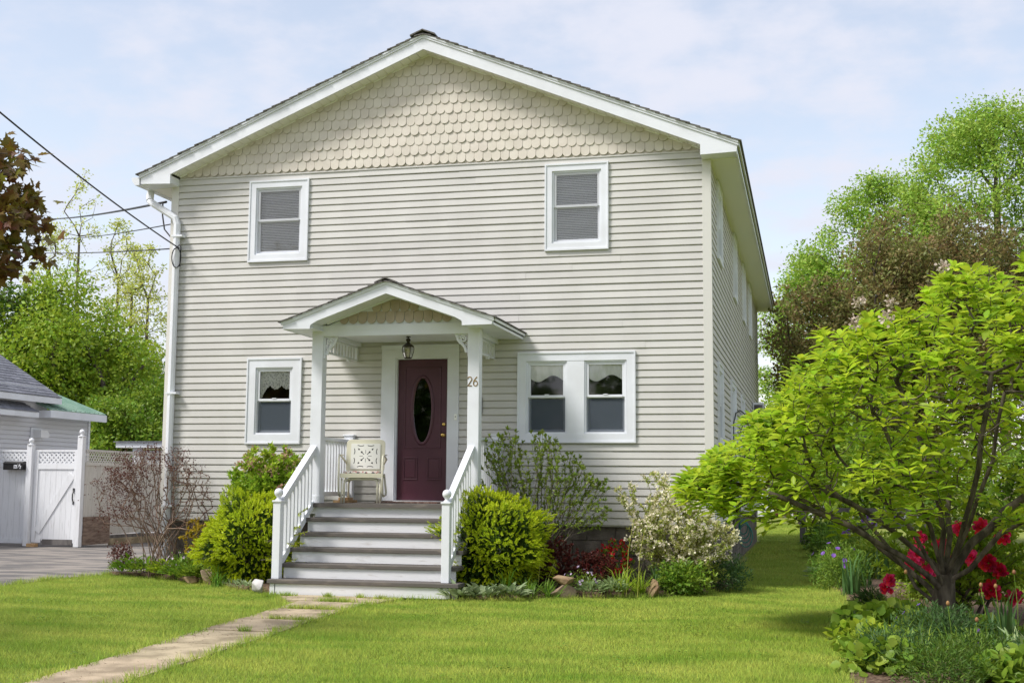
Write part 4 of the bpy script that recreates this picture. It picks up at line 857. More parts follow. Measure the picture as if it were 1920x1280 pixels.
MB().prism([(-13.6, 7.6), (-13.5, 7.6), (-13.42, 9.0), (-12.8, 9.7), (-12.9, 9.8), (-13.6, 9.0)], -0.01, 0.13, 'z').build('concrete_curb', 'concrete_path', fs)
fpost(-12.75, 10.05, 2.32, 'white post with ball finial rising behind the leggy shrub')
# low flat-roofed shed behind
shd = thing('garden_shed', 'low white shed with thin dark flat roof behind the fence', 'shed', (-15, 13, 0))
MB().box(-16.4, -12, 13.4, 15, 0, 2.2).build('shed_wall', 'neighbour_siding', shd); MB().box(-16.9, -11.8, 13.2, 15.2, 2.28, 2.42).build('fascia', 'trim_white', shd); MB().box(-16.95, -11.75, 13.15, 15.25, 2.421, 2.45).build('roof', 'slate_grey', shd)
MB().box(-16.45, -16.2, 13.3, 13.39, 0, 2.28).build('corner_post', 'trim_white', shd)
# barn at the end of the side lawn
bn = thing('far_barn', 'distant white outbuilding with maroon door at the end of the side lawn', 'outbuilding', (0, 40, 0))
MB().box(-6, 6, 40, 46, 0, 3.0).build('barn_wall', 'neighbour_siding', bn); MB().prism([(39.6, 2.9), (46.4, 2.9), (43, 5.0)], -6.3, 6.3, 'x').build('roof', 'slate_grey', bn)
for a, b in ((-0.25, 0.45), (0.58, 1.2)): MB().box(a, b, 39.95, 39.999, 0.05, 2.1).build('barn_door', 'maroon_paint', bn)
# weathered rail fence beside the side lawn
rf = thing('rail_fence', 'weathered grey post and rail fence at the edge of the flower bed', 'fence', (1.2, 14, 0))
for y in (13.6, 16.4, 19.2): MB().box(1.10, 1.22, y-0.06, y+0.06, -0.02, 0.98).build('post', 'wood_grey', rf)
for z in (0.48, 0.82): MB().box(1.14, 4.5, 13.54, 13.60, z-0.05, z+0.05).build('rail', 'wood_grey', rf)
for z in (0.48, 0.82): MB().box(1.13, 1.19, 13.66, 19.14, z-0.05, z+0.05).build('rail', 'wood_grey', rf)
# ================================================================== plants: generators
def unit(v): return v/np.maximum(np.linalg.norm(v, axis=-1, keepdims=True), 1e-9)
T_DIA = (np.array([(0, 0, 0), (0.5, 0.45, 0.10), (0, 1, 0), (-0.5, 0.45, 0.10)]), np.array([(0, 1, 2), (0, 2, 3)]))
T_LEAF = (np.array([(0, 0, 0), (0.34, 0.22, 0.05), (0.5, 0.5, 0.07), (0.28, 0.80, 0.0), (0, 1, -0.10), (-0.28, 0.80, 0.0), (-0.5, 0.5, 0.07), (-0.34, 0.22, 0.05), (0, 0.5, -0.02)]),
          np.array([(8, 0, 1), (8, 1, 2), (8, 2, 3), (8, 3, 4), (8, 4, 5), (8, 5, 6), (8, 6, 7), (8, 7, 0)]))
T_BLADE = (np.array([(-0.5, 0, 0), (0.5, 0, 0), (0.42, 0.45, 0.0), (-0.42, 0.45, 0.0), (0.25, 0.8, -0.12), (-0.25, 0.8, -0.12), (0, 1, -0.32)]), np.array([(0, 1, 2), (0, 2, 3), (3, 2, 4), (3, 4, 5), (5, 4, 6)]))
T_PETAL = (np.array([(0, 0, 0), (0.45, 0.5, 0.12), (0.38, 0.92, 0.05), (0, 1.0, 0.0), (-0.38, 0.92, 0.05), (-0.45, 0.5, 0.12), (0, 0.55, 0.0)]), np.array([(0, 1, 6), (6, 1, 2), (6, 2, 3), (6, 3, 4), (6, 4, 5), (0, 6, 5)]))
def frames(D, Nn):
    D = unit(D); X = unit(np.cross(D, Nn)); Z = np.cross(X, D); return X, D, Z
def scatter(P, D, Nn, L, W, T):
    """one copy of the leaf template T at every P, pointing along D, facing Nn, length L and width W"""
    X, Y, Z = frames(D, Nn); tv, tf = T; n, k = len(P), len(tv); L = np.broadcast_to(L, n); W = np.broadcast_to(W, n)
    V = P[:, None, :]+tv[None, :, 0:1]*W[:, None, None]*X[:, None, :]+tv[None, :, 1:2]*L[:, None, None]*Y[:, None, :]+tv[None, :, 2:3]*L[:, None, None]*Z[:, None, :]
    F = tf[None, :, :]+(np.arange(n)*k)[:, None, None]
    return V.reshape(-1, 3), F.reshape(-1, tf.shape[1])
def merge(parts):
    Vs, Fs, b = [], [], 0
    for V, F in parts: Vs.append(V); Fs.append(F+b); b += len(V)
    return np.concatenate(Vs), np.concatenate(Fs)
def rdir(n, up=0.0):
    v = RNG.normal(size=(n, 3)); v = unit(v); v[:, 2] += up; return unit(v)
def grow(tips, trunk, seg=0.15, wpath=0.35, wig=0.12, lift=0.0):
    """join every tip to the nearest point of the growing skeleton; returns nodes, parents, tip counts"""
    nodes = [np.array(p, float) for p in trunk]; par = [-1]+list(range(len(trunk)-1)); pl = [0.0]
    for i in range(1, len(trunk)): pl.append(pl[-1]+np.linalg.norm(nodes[i]-nodes[i-1])*0.3)
    tips = np.asarray(tips, float); order = np.argsort(np.linalg.norm(tips-nodes[-1], axis=1)); leafnode = []
    cap = len(nodes)+len(tips)*40; arr = np.zeros((cap, 3)); pla = np.zeros(cap); cnt = len(nodes); arr[:cnt] = nodes; pla[:cnt] = pl
    parr = np.full(cap, -1, int); parr[:cnt] = par; first = max(1, len(trunk)//2)
    for ti in order:
        t = tips[ti]; d = np.linalg.norm(arr[first:cnt]-t, axis=1); dz = np.maximum(0, arr[first:cnt, 2]-t[2])
        j = first+int(np.argmin(d+wpath*pla[first:cnt]+0.8*dz)); p = arr[j]; L = np.linalg.norm(t-p); n = max(1, min(30, int(L/seg)))
        side = RNG.normal(size=3)*wig*L; prev = j
        for i in range(1, n+1):
            s = i/n; q = p+(t-p)*s+side*math.sin(PI*s)*(1-0.3*s)+np.array((0, 0, lift*L*math.sin(PI*s)))
            if i < n: q = q+RNG.normal(size=3)*0.06*seg
            if cnt >= cap: break
            arr[cnt] = q; parr[cnt] = prev; pla[cnt] = pla[prev]+L/n; prev = cnt; cnt += 1
        leafnode.append(prev)
    num = np.zeros(cnt)
    for l in leafnode:
        k = l
        while k >= 0: num[k] += 1; k = parr[k]
    return arr[:cnt], parr[:cnt], num, leafnode
def limbs(nodes, par, rad, sides=5):
    idx = np.where(par >= 0)[0]; A = nodes[par[idx]]; B = nodes[idx]; ra = rad[par[idx]]; rb = rad[idx]; ra = np.minimum(ra, rb*1.6)
    D = unit(B-A); ref = np.where(np.abs(D[:, 2:3]) < 0.9, np.array([[0, 0, 1.0]]), np.array([[1.0, 0, 0]])); X = unit(np.cross(D, ref)); Y = np.cross(D, X)
    B = B+D*rb[:, None]*0.4
    a = np.arange(sides)*2*PI/sides; ring = np.cos(a)[None, :, None]*X[:, None, :]+np.sin(a)[None, :, None]*Y[:, None, :]
    V = np.concatenate([A[:, None, :]+ring*ra[:, None, None], B[:, None, :]+ring*rb[:, None, None]], axis=1)
    k = np.arange(sides); q = np.stack([k, (k+1) % sides, (k+1) % sides+sides, k+sides], axis=1)
    F = q[None]+(np.arange(len(idx))*2*sides)[:, None, None]
    return V.reshape(-1, 3), F.reshape(-1, 4)
def blobs(c, r, n, br, shell=0.55, seed=None, mind=0.75):
    rng = np.random.default_rng(seed); out = []; tries = 0
    while len(out) < n and tries < 6000:
        tries += 1; u = rng.normal(size=3); u /= np.linalg.norm(u); s = shell+(1-shell)*rng.random()
        p = np.array(c)+np.array(r)*u*s; b = br*(0.7+0.6*rng.random())
        if all(np.linalg.norm(p-q[0]) > mind*(b+q[1])*0.5 for q in out): out.append((p, b))
    return out
def blob_leaves(bl, n, size, T=T_DIA, ratio=0.6, up=0.5, droop=0.0, flat=0.75, shellpow=2.5, svar=0.35):
    bl = list(bl); vol = np.array([b[1]**2.2 for b in bl]); pick = RNG.choice(len(bl), n, p=vol/vol.sum())
    cen = np.array([b[0] for b in bl])[pick]; rad = np.array([b[1] for b in bl])[pick]
    u = rdir(n); s = RNG.random(n)**(1/shellpow); lump = 1+0.22*np.sin(u[:, 0]*7+pick)*np.sin(u[:, 1]*6+2*pick)*1.2
    off = u*(s*rad*lump)[:, None]; off[:, 2] *= flat; P = cen+off
    D = unit(unit(off)*0.7+rdir(n)*0.9+np.array((0, 0, -droop))); Nn = unit(unit(off)*0.5+rdir(n)*0.55+np.array((0, 0, up)))
    L = size*(1-svar+2*svar*RNG.random(n)); return scatter(P, D, Nn, L, L*ratio, T)
def tree(name, label, base, trunk_h, bl, n, size, leafmat, barkmat, r0, group=None, cat='tree', lean=(0, 0), seg=0.6, T=T_DIA, ratio=0.62, up=0.5, droop=0.1, flat=0.75, pipe=0.42, extra=None, shellpow=2.5, wig=0.1):
    t = thing(name, label, cat, base, group); b = np.array(base, float)
    trunk = [b+np.array((lean[0]*s, lean[1]*s, trunk_h*s-0.05)) for s in np.linspace(0, 1, 7)]
    tips = [c for c, r in bl]; nd, pr_, num, lf = grow(tips, trunk, seg, wig=wig)
    rad = np.maximum(r0*(np.maximum(num, 0.4)/max(num.max(), 1))**pipe, r0*0.05); V, F = limbs(nd, pr_, rad, 7); npmesh('trunk', V, F, barkmat, t, smooth=True)
    V, F = blob_leaves(bl, n, size, T, ratio, up, droop, flat, shellpow); npmesh('crown', V, F, leafmat, t)
    return t
# ------------------------------------------------------------------ background trees, left
bl = blobs((-28.2, 28, 5.3), (3.7, 3.6, 3.9), 60, 1.15, 0.5, 1)
tree('broadleaf_tree', 'big lime green leafy tree behind the white garage', (-28.2, 28, 0), 3.0, bl, 46000, 0.17, 'leaf_lime', 'bark', 0.32, 'trees behind the garage', seg=0.7)
bl = blobs((-31.5, 27, 5.0), (3.5, 3.5, 4.4), 44, 1.2, 0.5, 2)
tree('broadleaf_tree', 'dark green tree at the left edge behind the garage roof', (-31.5, 27, 0), 3.0, bl, 26000, 0.20, 'leaf_dark', 'bark', 0.3, 'trees behind the garage', seg=0.7)
bl = blobs((-23.6, 26, 2.9), (2.8, 2.5, 2.4), 50, 0.85, 0.5, 3)
tree('broadleaf_tree', 'rounded green tree standing just left of the house corner', (-23.6, 26, 0), 1.6, bl, 34000, 0.14, 'leaf_green', 'bark', 0.24, 'trees behind the garage', seg=0.6)
bl = blobs((-29.5, 34, 3.6), (3.6, 3, 3.2), 56, 1.1, 0.5, 4)
tree('broadleaf_tree', 'shaded green tree filling the gap beside the downspout', (-29.5, 34, 0), 2.2, bl, 36000, 0.17, 'leaf_dark', 'bark', 0.32, 'trees behind the garage', seg=0.8)
def airy(name, label, base, h, wd, n, seed, mat, size, nb=46, group=None, r0=0.16, br=0.24):
    rng = np.random.default_rng(seed); bl = []
    for i in range(nb):
        t = 0.35+0.65*rng.random(); rr_ = wd*math.sin(PI*min(1, (1.02-t)/0.75))**0.7*math.sqrt(rng.random()); a = rng.random()*2*PI
        bl.append((np.array(base)+np.array((rr_*math.cos(a), rr_*math.sin(a), h*t)), (0.5+0.55*rng.random())*wd*br))
    return tree(name, label, base, h*0.8, bl, n, size, mat, 'bark_light', r0, group, seg=1.0, shellpow=1.9, pipe=0.55, wig=0.03)
for x, y, h, wd, n, sd, lb in ((-36.0, 38, 14.3, 1.6, 3000, 21, 'slender pale tree half hidden by the maple leaves'), (-34.5, 38, 17.2, 1.5, 1600, 22, 'nearly bare slender tree rising highest behind the cables'), (-32.8, 39, 14.6, 1.5, 3200, 25, 'slender pale green tree right of the tallest one'), (-31.4, 38, 13.6, 1.5, 3300, 24, 'slender yellow green tree second from the roof eave'), (-30.2, 37.5, 13.0, 1.4, 3600, 23, 'slender pale green tree nearest the roof eave')):
    airy('slender_tree', lb, (x, y, 0), h, wd, n, sd, 'leaf_pale', 0.13, 110, 'slender pale trees', 0.10, 0.28)
# ------------------------------------------------------------------ background trees, right
airy('tall_tree', 'tall bright green tree with open crown at the right edge', (9.0, 36, 0), 16.8, 5.0, 62000, 31, 'leaf_bright', 0.135, 260, 'tall green trees on the right', 0.22, 0.23)
airy('tall_tree', 'bright green tree sloping down towards the house eave', (4.6, 37, 0), 14.2, 3.8, 48000, 32, 'leaf_bright', 0.135, 200, 'tall green trees on the right', 0.20, 0.25)
airy('tall_tree', 'fresh green tree close to the roof corner behind the brown tree', (1.6, 38, 0), 11.2, 2.8, 26000, 33, 'leaf_bright', 0.135, 130, 'tall green trees on the right', 0.16, 0.27)
airy('tall_tree', 'far green tree running out of the picture on the right', (14.5, 38, 0), 15.5, 4.0, 16000, 34, 'leaf_bright', 0.17, 150, 'tall green trees on the right', 0.22, 0.18)
bl = blobs((4.6, 15.5, 5.3), (2.9, 2.2, 3.1), 150, 0.60, 0.3, 41)+blobs((2.0, 15.2, 4.9), (1.6, 1.5, 1.7), 46, 0.5, 0.3, 42)
tree('crabapple_tree', 'brownish crabapple tree past bloom behind the hydrangea', (4.4, 15.5, 0), 2.4, bl, 78000, 0.10, 'leaf_brown', 'bark', 0.16, 'crabapple trees', seg=0.4, ratio=0.55)
bl = blobs((8.4, 16.0, 5.2), (2.8, 2.2, 2.9), 100, 0.62, 0.3, 43)
tree('crabapple_tree', 'second brown crabapple tree cut by the right picture edge', (8.4, 16.0, 0), 2.4, bl, 34000, 0.105, 'leaf_brown', 'bark', 0.16, 'crabapple trees', seg=0.4, ratio=0.55)
bl = blobs((1.0, 30, 2.4), (1.8, 1.8, 2.4), 26, 0.85, 0.4, 44)
tree('leafy_bush', 'lime green bush seen past the side wall above the hose', (1.0, 30, 0), 1.4, bl, 14000, 0.16, 'leaf_lime', 'bark', 0.12, 'bushes past the side wall', 'bush', seg=0.5)
bl = blobs((4.2, 28, 2.2), (2.4, 1.6, 2.2), 26, 0.85, 0.4, 45)
tree('leafy_bush', 'green bush under the crabapple tree', (4.2, 28, 0), 1.3, bl, 12000, 0.16, 'leaf_green', 'bark', 0.12, 'bushes past the side wall', 'bush', seg=0.5)
bl = blobs((5.8, 9.0, 1.3), (2.2, 1.0, 1.2), 30, 0.5, 0.4, 46)
tree('leafy_bush', 'green bush behind the flower bed under the crabapples', (5.8, 9.0, 0), 0.8, bl, 12000, 0.10, 'leaf_green', 'bark', 0.06, 'bushes past the side wall', 'bush', seg=0.3)
# ------------------------------------------------------------------ trees across the street, mirrored in the window panes
for i, (x, y, h) in enumerate(((-16, -44, 9), (-6, -47, 11), (4, -45, 10), (14, -47, 9), (-27, -46, 10))):
    bl = blobs((x, y, h*0.55), (4.6, 3.5, h*0.45), 34, 1.7, 0.4, 60+i); tree('street_tree', 'green tree across the street, '+('far left', 'left of centre', 'right of centre', 'far right', 'leftmost of all')[i], (x, y, 0), h*0.3, bl, 5200, 0.55, 'leaf_dark', 'bark', 0.3, 'trees across the street', seg=1.0)
# ------------------------------------------------------------------ maple limb at the upper left
mp_t = thing('maple_tree', 'red and green maple branch hanging in at the upper left', 'tree', (-11.0, -10.8, 0))
mtr = [(-11.0, -10.8, -0.05), (-10.95, -10.75, 1.5), (-10.8, -10.6, 2.7), (-9.7, -9.7, 3.6), (-8.2, -8.5, 4.1), (-6.9, -7.5, 4.25)]
rng = np.random.default_rng(5); mt_ = []
edge = [(-5.72, 4.45), (-5.55, 4.3), (-5.50, 4.1), (-5.42, 3.95), (-5.32, 3.78), (-5.24, 3.62), (-5.30, 3.45), (-5.45, 3.3), (-5.62, 3.22)]
for i in range(150):
    ex, ez = edge[rng.integers(len(edge))]; s = rng.random()**1.3
    mt_.append((ex+(-7.2-ex)*s*0.42-0.06*rng.random(), -7.45+0.75*(rng.random()-0.5), ez+(3.95-ez)*s*0.4+0.14*(rng.random()-0.5)))
nd, pr_, num, lf = grow(mt_, mtr, 0.12, 0.3)
rd_ = np.maximum(0.045*(np.maximum(num, .4)/num.max())**0.55, 0.004); rd_[:6] = (0.19, 0.15, 0.12, 0.085, 0.065, 0.048)
mb_l = [q for q in blobs((-10.8, -10.6, 5.0), (2.3, 2.2, 2.0), 46, 0.75, 0.35, 71) if q[0][0]+q[1] < -5.28-0.745*(q[0][1]+8)-0.1]
nd2, pr2, num2, lf2 = grow([c for c, r in mb_l], mtr[:3]+[(-10.8, -10.6, 3.6), (-10.8, -10.6, 4.6)], 0.35, 0.3); rd2 = np.maximum(0.12*(np.maximum(num2, .4)/num2.max())**0.5, 0.008)
V1, F1 = limbs(nd, pr_, rd_, 7); V2, F2 = limbs(nd2, pr2, rd2, 7); npmesh('trunk', np.concatenate([V1, V2]), np.concatenate([F1, F2+len(V1)]), 'bark', mp_t, smooth=True)
half = [(0.0, 0.0), (0.10, 0.04), (0.30, -0.02), (0.26, 0.14), (0.52, 0.28), (0.34, 0.34), (0.44, 0.58), (0.22, 0.50), (0.20, 0.62), (0.10, 0.66), (0.0, 1.0)]
oml = half+[(-x, y) for x, y in reversed(half[1:-1])]; mm = MB(); n = len(oml)
mm.add([(x, y, 0.10*abs(x)-0.12*y*y) for x, y in oml]+[(0, 0.35, -0.02)], [(n, i, (i+1) % n) for i in range(n)]); mlm = meshonly(mm, 'maple_leaf', 'leaf_maple_single')
crn = tag(npmesh('crown', *blob_leaves(mb_l, 9000, 0.15, T_LEAF, 0.85, 0.5, 0.2), 'leaf_maple', mp_t), kind='stuff')
def orient(D, Nn): 
    X, Y, Z = frames(np.array([D]), np.array([Nn])); m = Matrix((X[0], Y[0], Z[0])).transposed(); return m.to_euler()
mcount = 0
mT = (np.array([(x, y, 0.10*abs(x)-0.12*y*y) for x, y in oml]+[(0, 0.35, -0.02)]), np.array([(len(oml), i, (i+1) % len(oml)) for i in range(len(oml))]))
Pm = np.repeat(np.array(mt_), 4, 0); Pm = Pm+RNG.normal(size=Pm.shape)*np.array((0.06, 0.14, 0.06))-np.array((0.05, 0, 0)); nm_ = len(Pm); sm_ = 0.09+0.06*RNG.random(nm_)
tag(npmesh('inner_leaves', *scatter(Pm, np.array((0.3, 0.1, -0.5))+rdir(nm_)*0.8, np.array((0.0, -0.4, 0.7))+rdir(nm_)*0.6, sm_, sm_, mT), 'leaf_maple', mp_t), kind='stuff')
for t in mt_:
    for k in range(3):
        if mcount >= 300: break
        D = unit(np.array((0.5, -0.2, -0.55))+RNG.normal(size=3)*0.6); Nn = unit(np.array((0.1, -0.7, 0.6))+RNG.normal(size=3)*0.5); s = 0.10+0.07*RNG.random()
        place('leaf', mlm, crn, np.array(t)+RNG.normal(size=3)*0.035, orient(D, Nn), (s, s, s)); mcount += 1
# ------------------------------------------------------------------ hydrangea tree, right foreground
HB = np.array((2.56, -4.5, 0.0))
hyd = thing('hydrangea_tree', 'large lime green hydrangea tree with gnarled trunk, right foreground', 'tree', tuple(HB))
topx = [0.15, 0.7, 1.0, 1.25, 1.5, 1.65, 2.3, 2.42, 2.52, 2.85, 3.4, 4.2, 4.9, 5.1]; topz = [1.5, 1.88, 2.2, 2.5, 2.84, 2.98, 3.0, 3.04, 3.34, 3.48, 3.42, 3.05, 2.4, 1.8]
botx = [0.15, 0.6, 1.2, 1.9, 2.55, 3.6, 4.6, 5.1]; botz = [1.32, 1.08, 0.95, 0.88, 0.98, 1.0, 1.2, 1.5]
tips = []; rng = np.random.default_rng(77)
while len(tips) < 1550:
    x = rng.uniform(0.15, 5.0); dy_ = 1.75*math.sqrt(max(0.02, 1-((x-2.6)/2.55)**2)); y = rng.uniform(-1, 1); sh = math.sqrt(max(0, 1-y*y*0.8))
    zt_ = np.interp(x, topx, topz)+0.05*math.sin(x*9.3+1.0)+0.04*math.sin(x*17.1); zb_ = np.interp(x, botx, botz); zc = zb_+0.35*(zt_-zb_); a = zc+(zt_-zc)*sh; b = zc-(zc-zb_)*sh
    s = rng.random()
    if s < 0.36: z = a-0.28*rng.random()**1.5
    else: z = b+(a-b)*rng.random()
    lump = math.sin(x*5.1+y*3)*math.sin(y*5.7+z*4.1)
    if lump < -0.25 and rng.random() < 0.8: continue
    if x < 0.9 and z > a-0.02 and rng.random() < .3: continue
    tips.append((x, HB[1]+y*dy_, z))
tips = np.array(tips)
trunk = [HB+np.array(p) for p in ((0, 0, -0.05), (0.01, 0, 0.10), (0.02, 0.01, 0.25), (0.03, 0.0, 0.40), (0.04, 0, 0.52))]
mains = [((0.04, 0, .52), (-0.25, -.05, .80), (-0.62, -.15, 1.10), (-1.05, -.2, 1.32), (-1.5, -.2, 1.48)), ((0.02, 0.01, .25), (-0.22, .1, .42), (-0.42, .2, .75), (-0.75, .35, 1.15), (-1.2, .5, 1.5)), ((0.03, 0, .40), (-0.15, -.2, .75), (-0.45, -.45, 1.15), (-0.8, -.75, 1.5)),
         ((0.04, 0, .52), (0.04, .0, .95), (-.02, .02, 1.35), (-.15, .05, 1.85), (-.3, .1, 2.3)), ((0.04, 0, .52), (0.18, -.1, .9), (.28, -.25, 1.3), (.35, -.4, 1.8), (.45, -.5, 2.4)), ((0.04, 0, .52), (0.30, .1, .85), (.62, .2, 1.15), (1.0, .2, 1.4), (1.5, .2, 1.6)), ((0.03, 0, .40), (0.25, -.15, .62), (.5, -.3, .95), (.9, -.6, 1.25), (1.3, -.8, 1.5)), ((0.04, 0, .52), (0.12, .25, .9), (.15, .5, 1.3), (.2, .8, 1.8)), ((0.03, 0, .40), (-0.35, -.35, .72), (-0.85, -.6, 1.02), (-1.4, -.7, 1.25), (-1.9, -.6, 1.4)), ((0.02, 0.01, .25), (-0.30, .3, .60), (-0.7, .55, .95), (-1.3, .65, 1.25)), ((0.04, 0, .52), (-0.1, -.25, 1.0), (-.3, -.5, 1.5), (-.55, -.7, 2.0)), ((0.04, 0, .52), (0.22, -.35, 1.0), (.4, -.75, 1.6), (.5, -.9, 2.2))]
# skeleton: trunk plus main limbs, then every tip joined to it
nodes0 = [np.array(p) for p in trunk]; par0 = [-1, 0, 1, 2, 3]
for mlimb in mains:
    st = HB+np.array(mlimb[0]); j = int(np.argmin([np.linalg.norm(q-st) for q in nodes0[:5]])); prev = j
    for p in mlimb[1:]: 
        a = nodes0[prev]; b = HB+np.array(p)
        for s in (0.5, 1.0): nodes0.append(a+(b-a)*s+(RNG.normal(size=3)*0.02 if s < 1 else 0)); par0.append(prev); prev = len(nodes0)-1
def grow2(tips, nodes0, par0, seg, wpath, wig, lift, cone=0.8):
    cnt = len(nodes0); cap = cnt+len(tips)*30; arr = np.zeros((cap, 3)); arr[:cnt] = nodes0; par = np.full(cap, -1, int); par[:cnt] = par0; pl = np.zeros(cap)
    for i in range(1, cnt): pl[i] = pl[par[i]]+0.3*np.linalg.norm(arr[i]-arr[par[i]])
    c0 = arr[:cnt].mean(0); order = np.argsort(np.linalg.norm(tips-c0, axis=1)); lf = []
    for ti in order:
        t = tips[ti]; d = np.linalg.norm(arr[6:cnt]-t, axis=1); dz = np.maximum(0, arr[6:cnt, 2]-t[2]+0.05); j = 6+int(np.argmin(d+wpath*pl[6:cnt]+cone*dz)); p = arr[j]; L = np.linalg.norm(t-p); n = max(2, min(25, int(L/seg)))
        side = RNG.normal(size=3)*wig*L; prev = j
        for i in range(1, n+1):
            s = i/n; q = p+(t-p)*s+side*math.sin(PI*s)+np.array((0, 0, -lift*L*math.sin(PI*s)))
            arr[cnt] = q; par[cnt] = prev; pl[cnt] = pl[prev]+L/n; prev = cnt; cnt += 1
        lf.append(prev)
    num = np.zeros(cnt)
    for l in lf:
        k = l
        while k >= 0: num[k] += 1; k = par[k]
    return arr[:cnt], par[:cnt], num, lf
nd, pr_, num, lf = grow2(tips, nodes0, par0, 0.09, 0.25, 0.10, 0.10)
rad = np.maximum(0.085*(np.maximum(num, 0.4)/num.max())**0.48, 0.0034); rad[:5] = (0.15, 0.118, 0.105, 0.098, 0.085)
V, F = limbs(nd, pr_, rad, 7); npmesh('trunk', V, F, 'bark', hyd, smooth=True)
P, D, Nn, L = [], [], [], []
for i, t in enumerate(lf):
    p = nd[t]; ax = unit(nd[t]-nd[pr_[t]]+np.array((0, 0, 0.9))*0.12); ax = unit(ax+np.array((0, 0, 0.75))); e1 = unit(np.cross(ax, np.array((0.3, 0.9, 0.1)))); e2 = np.cross(ax, e1)
    rank = 0.8+0.4*RNG.random(); ph = RNG.random()*6.28
    for lev, (nl, tilt, ln, bk) in enumerate(((3, 0.75, 0.75, 0.0), (4, 0.30, 1.0, 0.025), (3, 0.0, 0.95, 0.09))):
        for k in range(nl):
            a = ph+lev*0.6+k*2*PI/nl+RNG.normal()*0.2; o = e1*math.cos(a)+e2*math.sin(a); d = unit(o+ax*(tilt+RNG.normal()*0.15)); P.append(p-ax*bk+o*0.006); D.append(d); Nn.append(unit(ax-o*tilt*0.7+RNG.normal(size=3)*0.12)); L.append(0.124*ln*rank*(0.7+0.55*RNG.random()))
P, D, Nn, L = map(np.array, (P, D, Nn, L))
camp = np.array((1.38853, -16.98813, 1.36862)); size_seen = L/np.linalg.norm(P-camp, axis=1)*(0.3+np.abs((Nn*unit(camp-P)).sum(1))); inview = (P[:, 0] < 3.3)
near = np.argsort(-(size_seen*inview*(P[:, 1] < HB[1]-0.3)))[:290]; rest = np.setdiff1d(np.arange(len(P)), near)
V, F = scatter(P[rest], D[rest], Nn[rest], L[rest], L[rest]*0.52, T_LEAF); crown = tag(npmesh('foliage', V, F, 'leaf_hydrangea', hyd, smooth=True), kind='stuff')
lm = MB(); lm.add([(x*0.52, y, z) for x, y, z in T_LEAF[0]], [tuple(f) for f in T_LEAF[1]]); hlm = meshonly(lm, 'hydrangea_leaf', 'leaf_hydrangea_single', True)
for i in near: place('leaf', hlm, hyd, P[i], orient(D[i], Nn[i]), (L[i],)*3)
for (x, y, z) in ((1.86, -4.9, 3.10), (2.14, -5.0, 3.08), (2.05, -5.9, 2.82), (2.55, -5.7, 3.28), (1.78, -5.8, 2.80)):
    n = 46; u = rdir(n, 0.3); tag(npmesh('dried_flower_head', *scatter(np.array((x, y, z))+u*np.array((0.055, 0.055, 0.06))*RNG.random((n, 1)), u, rdir(n), 0.03, 0.03, T_PETAL), 'petal_dry', hyd), kind='stuff')
# ================================================================== shrubs and flowers
def bumpy(n, c, r, seed, lumps=0.16, fq=5.0):
    """points on an uneven ball: position, outward normal"""
    u = rdir(n); rng = np.random.default_rng(seed); f = np.zeros(n)
    for k in range(7):
        w_ = rng.normal(size=3)*fq*(1+0.35*k); f += np.sin(u@w_+rng.random()*6.28)/(1+0.5*k)
    rad = 1+lumps*f*0.5; return np.array(c)+u*rad[:, None]*np.array(r), u
def yew(name, label, c, r, seed, n=5200):
    t = thing(name, label, 'shrub', (c[0], c[1], 0), 'clipped yew balls beside the steps')
    # short upright stems under the ball
    st = MB()
    for k in range(9):
        a = k*0.7; st.tube([(c[0]+0.10*math.cos(a), c[1]+0.10*math.sin(a), -0.03), (c[0]+0.3*r[0]*math.cos(a), c[1]+0.3*r[1]*math.sin(a), 0.3), (c[0]+0.6*r[0]*math.cos(a), c[1]+0.6*r[1]*math.sin(a), c[2])], [0.022, 0.016, 0.008], 6)
    st.build('stem', 'bark', t)
    def sprigs(n, smin, smax, ln, mat, nm, nneed, wd):
        P, u = bumpy(n, c, r, seed, 0.24, 3.4); s = RNG.uniform(smin, smax, n); P = np.array(c)+(P-np.array(c))*s[:, None]
        keep = P[:, 2] > 0.04; P, u = P[keep], u[keep]; n = len(P); ax = unit(u*0.9+rdir(n)*0.55+np.array((0, 0, 0.45))); parts = []
        for k in range(nneed):
            q = P+ax*(ln*(k/nneed))[:, None] if not np.isscalar(ln) else P+ax*(ln*k/nneed); side = unit(np.cross(ax, rdir(n))); d = unit(side*0.85+ax*0.8); L = 0.030+0.016*RNG.random(n); parts.append(scatter(q, d, unit(ax+rdir(n)*0.3), L, wd, T_DIA))
        npmesh(nm, *merge(parts), mat, t)
    sprigs(int(n*1.2), 0.60, 0.93, 0.06, 'yew_old', 'foliage', 7, 0.012)
    # this year's light shoots sit in clumps over the surface
    n2 = int(n*0.66); P, u = bumpy(n2, c, r, seed, 0.24, 3.4); keep = P[:, 2] > 0.06; P, u = P[keep], u[keep]; n2 = len(P); P = np.array(c)+(P-np.array(c))*RNG.uniform(0.93, 1.07, n2)[:, None]
    ax = unit(u*0.9+rdir(n2)*0.45+np.array((0, 0, 0.15))); e1 = unit(np.cross(ax, rdir(n2))); parts = []
    for k in range(22):
        f = k/22; sgn = 1 if k % 2 else -1; q = P+ax*(0.068*f); d = unit(e1*sgn*(0.95-0.3*f)+ax*(0.55+0.5*f)+rdir(n2)*0.25); parts.append(scatter(q, d, unit(u+rdir(n2)*0.35), (0.027+0.010*RNG.random(n2))*(1-0.35*f), 0.0105, T_DIA))
    npmesh('new_growth', *merge(parts), 'yew_new', t)
    return t
yew('yew_bush', 'clipped yew bush with lime tips right of the front steps', (-2.60, -1.42, 0.62), (0.64, 0.62, 0.62), 3, 5600)
